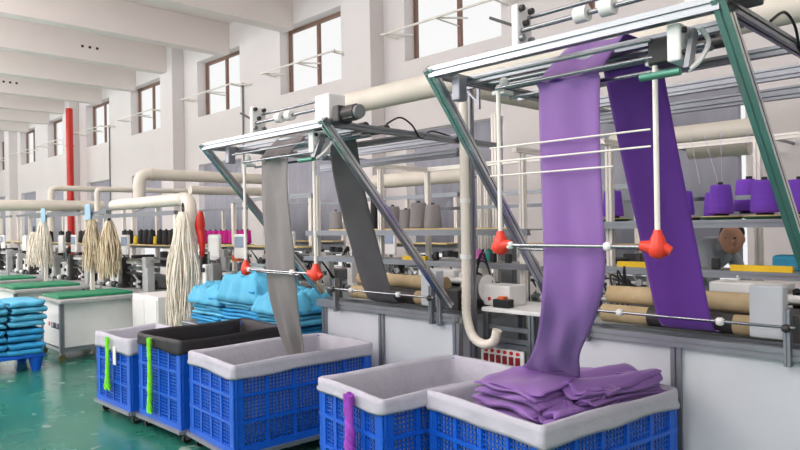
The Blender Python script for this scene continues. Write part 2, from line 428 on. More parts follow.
def liner(w, l, z0, z1, drop, seed):
    rnd = random.Random(seed); ph = [rnd.uniform(0, 6) for _ in range(8)]; base = rrect(w, l, .028); n = len(base)
    rings = [(-.05, z0 + .02), (-.036, z0 + .2), (-.032, z1 - .15), (-.028, z1 - .01), (-.014, z1 + .006), (0, z1 + .010), (.007, z1 + .004), (.010, z1 - drop*.25), (.008, z1 - drop*.55), (.014, z1 - drop*.8), (.010, z1 - drop)]
    vs = []
    for j, (o, z) in enumerate(rings):
        for i, (x, y) in enumerate(base):
            a = i / n * 2*PI; L = math.hypot(x, y)
            sx = 1 + o*2/w; sy = 1 + o*2/l
            wv = math.sin(a*7+ph[0]+j*.35)*.004 + math.sin(a*17+ph[1]-j*.3)*.003
            if j == 0: wv = 0
            zz = z
            if j >= 9: zz += .006*math.sin(a*3+ph[2]) + .004*math.sin(a*8+ph[3])
            if 3 <= j <= 6: zz += .005*math.sin(a*4+ph[4])
            f = max(0, wv)*2 if j >= 6 else wv
            vs.append((x*sx*(1+f), y*sy*(1+f), zz))
    m = MB(); m.add(vs, [(j*n+i, j*n+(i+1) % n, (j+1)*n+(i+1) % n, (j+1)*n+i) for j in range(len(rings)-1) for i in range(n)], True)
    m.add(vs[:n], [tuple(range(n))]); return m
def make_dolly(w, l):
    t = thing('dolly', '', 'dolly'); f = MB(); z = .1
    for s in (-1, 1): f.bar((s*(w/2), -l/2, z), (s*(w/2), l/2, z), .03, .025); f.bar((-w/2, s*(l/2), z), (w/2, s*(l/2), z), .03, .025)
    f.bar((-w/2, 0, z), (w/2, 0, z), .03, .02)
    f.build('frame', ALUD, t)
    for sx in (-1, 1):
        for sy in (-1, 1):
            x, y = sx*(w/2-.05), sy*(l/2-.07)
            fk = MB().cyl((x, y, .075), (x, y, .09), .025, 12); fk.box(x-.022, x-.016, y-.018, y+.022, .03, .08); fk.box(x+.016, x+.022, y-.018, y+.022, .03, .08)
            c = fk.build('caster', ALUD, t); MB().cyl((x-.014, y, .0345), (x+.014, y, .0345), .034, 16).build('wheel', BLACK, c)
    return t
SPEC = [  # cx, cy, rot, w, l, top, liner mat, drop
    ('P2', -2.0, 3.03, -.146, .84, 1.07, .715, LINERW, .09, 'crate heaped with folded purple cloth in its pale liner, nearest the camera', 'blue perforated crate holding the folded purple cloth, nearest the camera'),
    ('P1', -2.79, 2.86, -.14, .70, 1.08, .71, LINERW, .07, '', 'blue perforated crate with empty pale liner and a purple ribbon on its side'),
    ('B3', -4.2, 2.80, -.06, .74, 1.17, .71, LINERW, .085, '', 'blue perforated crate with pale liner catching the end of the grey cloth'),
    ('B2', -5.015, 2.69, .03, .735, 1.0, .775, LINERB, .085, '', 'blue crate with a black liner and a lime green cloth tie'),
    ('B1', -5.78, 2.43, .03, .72, .6, .71, LINERW, .12, '', 'leftmost blue crate with pale liner and lime green cloth tie')]
CR = {}
for (key, cx, cy, rot, w, l, zt, lm, drop, _, lab) in SPEC:
    z0 = .1135
    t = thing('crate', lab, 'crate', group='blue laundry crates on dollies'); del t['group']
    crate_body(w - .03, l - .03, z0, zt - .02).build('body', BLUEC, t)
    lo = liner(w - .03, l - .03, z0 + .01, zt - .015, drop, hash(key) % 7 + ord(key[1])).build('liner', lm, t)
    s = lo.modifiers.new('s', 'SOLIDIFY'); s.thickness = .003
    if lm is LINERB: lo['label'] = 'black liner'
    d = make_dolly(w - .01, l - .01); tag(d, 'low wheeled dolly under the ' + lab, 'dolly')
    d['label'] = {'P2': 'wheeled dolly under the crate with folded purple cloth', 'P1': 'wheeled dolly under the crate with the purple ribbon', 'B3': 'wheeled grey dolly under the crate receiving the grey cloth',
                  'B2': 'wheeled grey dolly under the crate with the black liner', 'B1': 'wheeled grey dolly under the leftmost blue crate'}[key]
    move(t, (cx, cy, 0), rot); move(d, (cx, cy, 0), rot)
    CR[key] = (t, w, l, zt)
def tie(key, x, m, L, bulge, name='cloth_tie', S=1.7):
    t, w, l, zt = CR[key]; b = MB(); y = -l/2 - .016 - .011*S
    for k in range(4):
        ph = k * PI/2; pts = []; rs = []
        for i in range(25):
            u = i/24; z = zt - .02 - L*u; r = .013*(1 - .5*abs(math.sin(u*4))) + .004
            sp = .011*S + (bulge*max(0, u-.6)*1.2)
            pts.append((x + sp*math.cos(ph + u*16) + .02*u*math.sin(u*5), y + .35*sp*math.sin(ph + u*16), z)); rs.append((.010 + .004*math.sin(u*11+k))*S*.9)
        b.tube(pts, rs, 8)
    b.build(name, m, t)
tie('B1', .0, GREENT, .44, .07, S=1.15); tie('B2', -.06, GREENT, .58, .03, S=1.25); tie('P1', .09, PURT, .42, .05, 'purple_ribbon', 1.8)
# white card on the leftmost crate, clip plate on the black-lined one
t, w, l, zt = CR['B1']; MB().box(.07, .12, -l/2 - .012, -l/2 - .006, .47, .62).build('tag_card', WHITE, t)
# ------------------------------------------------------------------ cloth-frame knitting machines
def machine(XL, YF, ztop, yf, W, label, pole_x, hang_y, pz, rod_z, tl=0, xl=0, dz_=0):
    """XL,YF: left end and front plane; ztop,yf: height and plane of the top front rail"""
    t = thing('knitting_machine', label, 'knitting machine', (XL, YF, 0)); XR = XL + W
    B = lambda: MB()
    zr = .955
    # base
    for x in (XL - .02, XL + .72, XR + .02): B().prof((x, YF + .02, 0), (x, YF + .02, zr - .06), .045, .06).build('leg_post', ALUD, t)
    for x in (XL - .02, XR + .02): B().prof((x, YF + 1.0, 0), (x, YF + 1.0, zr - .06), .045).build('leg_post', ALUD, t)
    B().box(XL + .005, XL + .695, YF + .015, YF + .03, .06, zr - .055).build('panel', PANEL, t)
    B().box(XL + .745, XR - .005, YF + .015, YF + .03, .06, zr - .055).build('panel', PANEL, t)
    for x in (XL - .02, XR + .02): B().box(x - .008, x + .008, YF + .06, YF + .97, .06, zr - .07).build('side_panel', PANEL, t)
    B().prof((XL - .1, YF, zr - .025), (XR + .03, YF, zr - .025), .045, .06).build('front_rail', ALUD, t)
    B().prof((XL - .1, YF + .1, zr + .0), (XR + .03, YF + .1, zr + .0), .03, .03).build('inner_rail', ALU, t)
    B().box(XL - .06, XR + .04, YF + .03, YF + 1.02, zr - .06, zr - .02).build('bed_plate', GREYM, t)
    # take-down rollers
    for (yy, zz) in ((YF + .16, zr + .075), (YF + .24, zr + .185)):
        r = B().cyl((XL + .2, yy, zz), (XR - .28, yy, zz), .055, 20).build('roller', TAN, t)
        if zz < zr + .1: B().cyl((XL + .5, yy, zz), (XL + .98, yy, zz), .0565, 20).build('roller_sleeve', DARK, r)
        else: B().cyl((XL + .46, yy, zz), (XL + .5, yy, zz), .057, 20).build('roller_sleeve', TAN, r)
    B().bbox(XR - .39, XR - .23, YF + .07, YF + .16, zr + .03, zr + .30).build('cover_plate', PANEL, t)
    B().bbox(XR - .22, XR - .06, YF + .12, YF + .4, zr + .0, zr + .16).build('drive_box', DARK, t)
    for x in (XL + .19, XR - .18):
        br = B().prof((x, YF - .03, zr - .08), (x, YF - .03, zr + .2), .045, .03).build('roller_bracket', ALUD, t)
        B().ball((x, YF - .06, zr + .11), .022).build('bearing', DARK, br)
    B().prof((XR - .11, YF - .02, zr - .09), (XR - .11, YF - .02, zr + .17), .03, .03).build('roller_bracket', ALUD, t)
    gr = B().cyl((XL + .1, YF - .055, zr + .115), (XR - .14, YF - .055, zr + .115), .0085, 10).build('guide_rod', STEEL, t)
    for x in (XL + .42, XL + .98): B().lathe((x, YF - .055, zr + .095), [(.012, 0), (.021, .008), (.021, .032), (.012, .04)], 12).build('collar', WHITE, gr)
    # needle bed with small mechanisms
    B().bbox(XL + .05, XR - .02, YF + .46, YF + .74, zr - .02, zr + .12).build('needle_bed', MIDG, t)
    B().prof((XL - .05, YF + .5, zr + .18), (XR + .02, YF + .5, zr + .18), .04).build('bed_rail', ALU, t)
    rnd = random.Random(int(abs(XL)*10))
    for k in range(16):
        x = XL + .1 + (W - .22) * k / 15 + rnd.uniform(-.02, .02); fd = B()
        y = YF + .52 + rnd.uniform(-.05, .1); z = zr + .14
        s = rnd.uniform(.015, .035)
        fd.bbox(x - s, x + s, y - .02, y + .03, z, z + rnd.uniform(.04, .12), .004)
        fd.cyl((x, y, z + .05), (x + rnd.uniform(-.03, .03), y - .07, z + rnd.uniform(.08, .17)), .007, 8)
        fd.cyl((x, y - .03, z + .1), (x, y - .05, z + .1), rnd.uniform(.012, .03), 12)
        fd.build('yarn_feeder', rnd.choice((DARK, GREYM, WHITE, BLACK, ALU)), t)
    c = B(); c.bbox(XL + .75, XL + 1.15, YF + .4, YF + .62, zr + .22, zr + .28); c.build('carriage', WHITE, t)
    c = B().cyl((XL + .8, YF + .42, zr + .2), (XL + 1.3, YF + .42, zr + .2), .025, 12).build('carriage_roller', WHITE, t)
    for k in range(4):
        cb = B(); cb.tube(crv([(XR - .02 - .05*k, YF + .4, zr + .1), (XR - .1 + .03*k, YF + .34, zr + .3 + .04*k), (XR + .0, YF + .36, zr + .36 + .02*k), (XR + .04, YF + .4, zr + .2)], 6), .006, 6); cb.build('cable', BLACK, t)
        cb = B(); cb.tube(crv([(XL + .15 + .03*k, YF + .4, zr + .05), (XL + .1 + .05*k, YF + .34, zr + .26 + .03*k), (XL + .25, YF + .36, zr + .24), (XL + .35 + .02*k, YF + .4, zr + .12)], 6), .006, 6); cb.build('cable', BLACK, t)
    # shelf rails and gantry behind
    YS = YF + .62
    for x in (XL - .05, XR + .1) + ((XL - xl - .1,) if xl else ()): B().prof((x, YS + .1, 0), (x, YS + .1, 2.14), .045).build('gantry_post', RODW if x < XR else RODW, t)
    for x in (XL - .05, XR + .1): B().prof((x, YS + .75, 0), (x, YS + .75, 2.14), .045).build('gantry_post', RODW, t)
    B().prof((XL + .72, YS + .75, 0), (XL + .72, YS + .75, 2.14), .045).build('gantry_post', RODW, t)
    for x in (XL - .05, XR + .1): B().prof((x, YS - .0, 2.165), (x, YS + .8, 2.16), .04).build('gantry_tie', RODW, t)
    B().prof((XL - .07, YS + .75, 2.16), (XR + .12, YS + .75, 2.16), .04).build('gantry_rail', RODW, t)
    B().prof((XL - xl - .2, YS, 1.265), (XR + .2, YS, 1.265), .045).build('lower_shelf_rail', ALUD, t)
    B().box(XL - xl - .1, XR + .1, YS + .02, YS + .3, 1.275, 1.285).build('lower_shelf', GREYM, t)
    B().prof((XL - xl - .2, YS + .03, 1.53 + dz_), (XR + .2, YS + .03, 1.53 + dz_), .045, .05).build('upper_shelf_rail', ALUD, t)
    B().box(XL - xl - .1, XR + .1, YS + .05, YS + .55, 1.54 + dz_, 1.55 + dz_).build('upper_shelf', GREYM, t)
    B().prof((XL - .2, YS + .6, 1.75), (XR + .2, YS + .6, 1.75), .03).build('yarn_guide_rail', ALU, t)
    for a, b in (((XL + .36, XL + .64),) if xl else ((XL + .06, XL + .34), (XL + .80, XL + 1.14))): B().box(a, b, YS - .02, YS + .02, 1.2885, 1.325).build('yellow_bar', YEL, t)
    for x in (XL + .66, XR - .2, XR - .05): B().bbox(x, x + .05, YS + .05, YS + .09, 1.288, 1.36).build('tension_unit', BLACK, t)
    B().box(XL + .3, XL + 1.1, YS - .3, YS - .26, 1.1, 1.14).build('indicator_strip', LBLUE, t)
    # overhead frame out over the aisle
    A = V((XL + tl, yf, ztop)); Bq = V((XR, yf, ztop))
    B().prof(A, Bq, .045, .05).build('top_front_rail', mat('rail_aluminium', (172, 177, 182), .3, .9), t)
    for x, e in ((XL, tl), (XR, 0)): B().prof((x + e, yf - .02, ztop + .02), (x, YF - .035, 1.02), .048, .045).build('diagonal_leg', CHROME, t)
    for x in (XL + tl, XR - .0): B().prof((x, yf + .03, ztop), (x, YF + .58, ztop - .02), .04).build('top_side_rail', ALU, t)
    B().prof((XL + .03, yf + .28, ztop), (XR - .03, yf + .28, ztop), .04).build('top_cross_rail', ALU, t)
    B().prof((XL + .03, yf + .85, ztop), (XR - .03, yf + .85, ztop), .04).build('top_cross_rail', ALU, t)
    for dz, mm in ((.0, ALUD), (-.1, ALUD)): B().prof((XL - .1, YF + .06, ztop + dz), (XR + (.6 if XL > -3 else .02), YF + .06, ztop + dz), .04, .06).build('overhead_beam', mm, t)
    for x in (XR,): B().prof((x, YF + .15, zr - .02), (x, YF + .15, ztop - .2), .04).build('upright', ALUD, t)
    for k in range(3): B().cyl((XL + .1, yf + .42 + .08*k, ztop + .0), (XR - .25, yf + .42 + .08*k, ztop + .0), .012, 8).build('top_rod', ALU, t)
    # rollers carrying the cloth
    B().cyl((XL + .2, yf + .5, ztop + .05), (XR - .2, yf + .5, ztop + .05), .03, 16).build('cloth_roller', DARK, t)
    B().cyl((XL + .2, yf + .69, ztop + .05), (XR - .2, yf + .69, ztop + .05), .03, 16).build('cloth_roller', DARK, t)
    # upper adjusting rods with end plate, collars, box and motor
    yu = yf + .10; zu = ztop + .15; xp = XL + .6
    pl = B().bbox(xp - .035, xp, yu - .05, yu + .06, zu - .11, zu + .08).build('pulley_plate', WHITE, t)
    for dy, dz in ((-.03, .06), (.04, .06), (0, 0), (-.03, -.07), (.04, -.07)): B().cyl((xp, yu + dy, zu + dz), (xp + .02, yu + dy, zu + dz), .014, 10).build('pulley', DARK if dz in (0, .06) else ALU, pl)
    B().bar((xp - .15, yu - .05, zu + .05), (xp - .03, yu - .02, zu - .01), .018, .012).build('lever', DARK, t)
    B().cyl((xp, yu + .03, zu + .03), (XR - .14, yu + .03, zu + .03), .009, 8).build('upper_rod', STEEL, t)
    ur = B().cyl((xp, yu - .02, zu - .035), (XR - .14, yu - .02, zu - .035), .011, 8).build('upper_rod', STEEL, t)
    for dx in (.27, .385):
        B().cyl((xp + dx, yu - .02, zu - .035), (xp + dx + .055, yu - .02, zu - .035), .033, 16).build('bobbin_stop', WHITE, ur)
    B().bbox(XR - .14, XR - .0, yf + .03, yf + .16, ztop + .027, ztop + .185).build('gear_housing', WHITE, t)
    mo = B().bbox(XR + .03, XR + .09, yf + .03, yf + .14, ztop + .0, ztop + .1, .008).build('motor', DARK, t)
    my, mz = yf + .085, ztop + .05
    B().cyl((XR + .09, my, mz), (XR + .2, my, mz), .045, 20).build('motor_body', DARK, mo)
    B().cyl((XR + .2, my, mz), (XR + .225, my, mz), .04, 20).build('motor_cap', MIDG, mo)
    for k in range(8):
        a = k*PI/4; B().bar((XR + .1, my + .046*math.cos(a), mz + .046*math.sin(a)), (XR + .195, my + .046*math.cos(a), mz + .046*math.sin(a)), .006).build('fin', DARK, mo)
    cb = B().tube(crv([(XR + .0, yf + .5, ztop + .04), (XR + .02, yf + .6, ztop + .09), (XR + .03, yf + .7, ztop + .05), (XR + .02, yf + .8, ztop - .03), (XR + .0, yf + .92, ztop + .03), (XR, YF, ztop + .01)], 8), .006, 6).build('cable', BLACK, t)
    # hanging bracket at left, crank plate at right, guide rods, poles, clamps
    pl = B().bbox(XL + .2, XL + .25, yf + .06, yf + .12, ztop - .14, ztop - .02).build('rod_bracket', ALUD, t)
    cp = B().bbox(XR - .2, XR - .15, yf + .02, yf + .16, ztop - .16, ztop - .025).build('crank_plate', WHITE, t)
    for dy, dz in ((.05, -.05), (.15, -.05), (.11, -.09), (.05, -.13)): B().cyl((XR - .15, yf + dy*.85, ztop + dz), (XR - .138, yf + dy*.85, ztop + dz), .011, 8).build('bolt', BLACK, cp)
    cr = B().bar((XR - .125, yf + .08, ztop - .05), (XR - .125, yf + .02, ztop - .2), .035, .018).build('crank_arm', ALU, t)
    B().tube(crv([(XR - .11, yf + .10, ztop - .04), (XR - .09, yf + .12, ztop - .09), (XR - .10, yf + .07, ztop - .16), (XR - .12, yf + .02, ztop - .2)], 6), [.009]*19, 8).build('curved_guard', WHITE, cr)
    B().cyl((XR - .3, yf + .02, ztop - .2), (XR - .15, yf + .02, ztop - .2), .014, 10).build('crank_handle', mat('green_handle', (90, 150, 130), .35, .4), cr)
    B().bbox(XR - .31, XR - .205, yf + .1, yf + .2, ztop - .14, ztop - .04).build('drive_block', BLACK, t)
    x0, x1 = pole_x
    for dy, dz, rr in ((-.035, -.03, .008), (-.045, .035, .008), (.07, -.06, .008)):
        B().cyl((x0 - (.12 if dz > 0 else .0), hang_y + dy, rod_z + dz), (x1 + .0, hang_y + dy, rod_z + dz), rr, 10).build('guide_rod', STEEL, t)
    for x in (x0, x1):
        po = B().cyl((x, hang_y - .02, pz + .03), (x, hang_y - .02, rod_z - .02), .0105, 10).build('hanging_pole', RODW, t)
        cl = B(); cl.ball((x + .02, hang_y, rod_z - .0), .024, 8); cl.ball((x - .03, hang_y + .03, rod_z - .02), .022, 8); cl.bbox(x - .04, x + .03, hang_y - .02, hang_y + .06, rod_z - .055, rod_z - .035, .004); cl.build('pole_clamp', WHITE, t)
        k = B(); s = 1 if x == x0 else -1
        k.lathe((x, hang_y - .02, pz - .045), [(.012, 0), (.034, .012), (.038, .04), (.03, .075), (.02, .095), (.016, .11)], 8)
        k.tube([(x, hang_y - .02, pz - .01), (x + s*.03, hang_y - .025, pz), (x + s*.065, hang_y - .03, pz + .005)], [.034, .026, .019], 8)
        k.tube([(x, hang_y - .02, pz + .01), (x - s*.045, hang_y - .01, pz - .018)], [.026, .019], 8)
        k.build('clamp_knob', REDC, t)
    br = B().cyl((x0, hang_y - .03, pz), (x1, hang_y - .03, pz), .0085, 10).build('bottom_rod', STEEL, t)
    B().cyl((x0 + .06, hang_y + .03, pz - .02), (x1 - .25, hang_y + .03, pz - .02), .006, 8).build('rear_rod', STEEL, t)
    for x in (x0 + .06, (x0 + x1)/2 + .17): B().lathe((x, hang_y - .03, pz - .017), [(.01, 0), (.018, .007), (.018, .027), (.01, .034)], 10).build('collar', WHITE, br)
    return t
m1 = machine(-4.64, 3.55, 2.215, 2.43, 1.49, 'aluminium-framed knitting machine with grey cloth running over its raised frame', (-4.24, -3.40), 2.55, 1.30, 2.10, 0, .95)
m2 = machine(-2.32, 3.65, 2.33, 2.34, 1.47, 'aluminium-framed knitting machine with purple cloth running over its raised frame, nearest the camera', (-1.885, -1.14), 2.48, 1.50, 2.25, .13, 0, .045)
for zz, a in ((1.95, 1), (1.885, 1), (1.82, .8)): MB().cyl((-1.935, 2.455, zz), (-1.935 + .775*a, 2.455, zz), .004, 8).build('thin_rod', RODW, m2)

# ------------------------------------------------------------------ running cloths
fp = thing('purple_cloth', 'purple knitted cloth hanging from the raised frame and folding into the crate', 'cloth', (-1.97, 3.0, .5))
cx, h = -1.53, .148
Y0, Z0 = 2.84, 2.41
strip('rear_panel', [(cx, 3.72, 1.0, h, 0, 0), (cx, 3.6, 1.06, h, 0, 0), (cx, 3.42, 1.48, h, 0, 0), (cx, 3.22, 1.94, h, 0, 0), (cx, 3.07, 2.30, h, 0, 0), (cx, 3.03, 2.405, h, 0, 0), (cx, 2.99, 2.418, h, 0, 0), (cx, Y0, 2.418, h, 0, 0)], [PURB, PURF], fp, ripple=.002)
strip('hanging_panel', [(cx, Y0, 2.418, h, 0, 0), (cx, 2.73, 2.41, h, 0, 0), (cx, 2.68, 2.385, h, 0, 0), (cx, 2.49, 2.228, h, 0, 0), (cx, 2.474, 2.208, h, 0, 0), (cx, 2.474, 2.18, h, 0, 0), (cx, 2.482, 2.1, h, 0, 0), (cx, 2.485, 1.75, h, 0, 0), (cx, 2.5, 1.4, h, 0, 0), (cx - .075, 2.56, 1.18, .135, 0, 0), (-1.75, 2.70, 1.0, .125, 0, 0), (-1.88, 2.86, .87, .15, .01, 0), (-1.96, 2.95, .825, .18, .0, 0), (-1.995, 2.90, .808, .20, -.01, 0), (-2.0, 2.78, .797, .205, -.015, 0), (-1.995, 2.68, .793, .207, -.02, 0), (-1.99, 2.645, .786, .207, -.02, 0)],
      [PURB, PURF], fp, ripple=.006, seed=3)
mm = MB(); snake(mm, -1.985, 2.985, .575, .67, .41, 10, .0225, PI/2 - .09, seed=5, jit=.018, wave=.004, curl=.35)
snake(mm, -1.77, 3.17, .575, .62, .28, 12, .019, PI/2 - .146, seed=8, jit=.05, wave=.02)
for k in range(5): snake(mm, -1.86 + .045*k, 3.40 - .012*k, .70 + .01*(k % 3), .12, .035, 3, .026, PI/2 + .5*math.sin(k*2.3), seed=40 + k, jit=.02, wave=.01, nw=5)
for k in range(5): snake(mm, -1.90 + .06*k, 2.93 + .02*k, .70 + .008*(k % 2), .13, .045, 4, .022, PI/2 + .4*math.sin(k*1.7), seed=60 + k, jit=.02, wave=.01, nw=5)
snake(mm, -1.765, 2.76, .58, .22, .15, 7, .023, PI/2 - .25, seed=11, jit=.03, wave=.012, curl=.5)
snake(mm, -1.99, 3.22, .56, .5, .3, 10, .02, .25, seed=17, jit=.05, wave=.02)
snake(mm, -1.98, 3.02, .40, .72, .5, 5, .03, PI/2 - .146, seed=13, jit=.02)
cloth_obj(mm, 'folded_pile', [PURF], fp, .0125)
fg = thing('grey_cloth', 'grey knitted cloth hanging from the farther raised frame into its crate', 'cloth', (-3.95, 2.75, .5))
cx, h = -3.885, .165
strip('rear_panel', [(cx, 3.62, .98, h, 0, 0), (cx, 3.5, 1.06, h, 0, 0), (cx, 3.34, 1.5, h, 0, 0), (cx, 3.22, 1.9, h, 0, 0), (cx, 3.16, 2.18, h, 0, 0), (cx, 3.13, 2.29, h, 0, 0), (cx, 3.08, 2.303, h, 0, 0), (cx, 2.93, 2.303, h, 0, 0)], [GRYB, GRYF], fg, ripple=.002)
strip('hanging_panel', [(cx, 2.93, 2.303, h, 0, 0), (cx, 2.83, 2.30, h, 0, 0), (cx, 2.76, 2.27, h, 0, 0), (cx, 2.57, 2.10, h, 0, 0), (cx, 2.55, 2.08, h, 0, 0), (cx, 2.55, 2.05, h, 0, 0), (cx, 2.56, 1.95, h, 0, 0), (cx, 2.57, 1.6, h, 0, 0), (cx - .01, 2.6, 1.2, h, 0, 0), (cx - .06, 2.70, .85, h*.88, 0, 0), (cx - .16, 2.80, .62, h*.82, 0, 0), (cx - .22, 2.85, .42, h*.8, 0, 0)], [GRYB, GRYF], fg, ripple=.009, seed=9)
mm = MB(); snake(mm, -4.2, 2.72, .2, .6, .45, 5, .04, PI/2, seed=3); cloth_obj(mm, 'folded_pile', [GRYF], fg, .009)

# ------------------------------------------------------------------ cones of yarn
def make_cone(r0, r1, hgt, m, name='yarn_cone'):
    t = thing(name, '', 'yarn cone')
    MB().lathe((0, 0, .012), [(r0*.6, 0), (r0*.97, .004), (r0, .02), (r1, hgt - .015), (r1*.9, hgt), (r1*.3, hgt + .002)], 22).build('yarn', m, t)
    MB().lathe((0, 0, 0), [(r0*.62, 0), (r0*.62, .012), (.02, .013), (.016, hgt + .03), (.012, hgt + .03)], 12).build('core', BLACK, t)
    return t
def tray(x, y, z, r, machine_):
    o = MB().lathe((x, y, z), [(r*.7, 0), (r*.98, .012), (r, .022), (r*.9, .022)], 24).build('spool_tray', TRAYG, machine_)
    MB().lathe((x, y, z + .0225), [(r*.9, 0), (r*1.0, 0), (r*.97, .006), (.02, .006)], 24).build('tray_rim', TRAYM, o)
pc = make_cone(.078, .062, .19, YARNP)
PCS = [(613, 3.65+.62+.28, 'purple yarn cone showing between the two purple cloth panels'), (684, 4.7, 'purple yarn cone half hidden by the right edge of the dark panel'),
       (721, 4.50, 'purple yarn cone standing on the tray left of the white upright'), (765, 4.50, 'large purple yarn cone in front of the white upright'), (800, 4.55, 'purple yarn cone at the right edge behind the diagonal leg')]
for i, (px, y, lab) in enumerate(PCS):
    a = at(px, 215, Y=y); s = (1.0, .9, 1.0, 1.08, 1.05)[i]; o = pc if i == 0 else dup(pc)
    o.location = (a.x, y, 1.624); o.scale = (s, s, s); o['label'] = lab; tray(a.x, y, 1.5955, .128, m2)
a = at(712, 215, Y=4.72); o = dup(pc, (a.x, 4.74, 1.596), label='smaller purple yarn cone tucked behind the one on the left tray'); o.scale = (.8, .8, .95)
# threads from the cones upward
th = MB()
for px in (700, 718, 722, 763):
    a = at(px, 180, Y=4.5); th.cyl((a.x, 4.5, 1.84), (a.x + random.uniform(-.08, .08), 4.42, 2.16), .0018, 5)
tag(th.build('threads', mat('thread', (225, 205, 240), .6), None, loc=(-1.3, 4.5, 1.8)), 'fine pale threads rising from the purple cones to the overhead rail', 'thread')['kind'] = 'stuff'
a = at(747, 208, Y=5.0)
o = dup(pc, (a.x, 5.05, 1.64), label='wide purple yarn cone standing behind the white upright'); o.scale = (1.35, 1.35, 1.2)
MB().box(a.x - .15, a.x + .15, 4.96, 5.2, 1.62, 1.64).build('rear_shelf', GREYM, m2); 
gc = make_cone(.085, .068, .22, YARNG)
for i, px in enumerate((364, 381, 393, 406, 419, 433, 336)):
    y = 4.5; a = at(px, 228, Y=y); o = gc if i == 0 else dup(gc); o.location = (a.x, y, 1.551 if i < 6 else 1.551)
    s = (.95, 1, 1, .85, 1.1, 1, .9)[i]; o.scale = (s, s, s)
    o['label'] = ('grey yarn cone at the right edge of the grey rear panel' if i == 0 else 'grey yarn cone left of the grey rear cloth panel' if i == 6 else
                  '%s grey yarn cone from the right on the shelf behind the grey cloth' % ORD[5 - i]); o['group'] = 'grey cones behind the grey cloth'
mcone = dup(gc, (at(375, 228, Y=4.32).x, 4.32, 1.551), label='tall slim black cone standing among the grey yarn cones'); mcone.scale = (.55, .55, 1.5)
for ch in mcone.children:
    if ch.data.materials[0] is YARNG: ch.data = ch.data.copy(); ch.data.materials[0] = YARNK
bt = MB().box(-5.5, -3.2, 4.27, 4.33, 1.5555, 1.567); bt.build('tray_strip', TRAYM, m1)

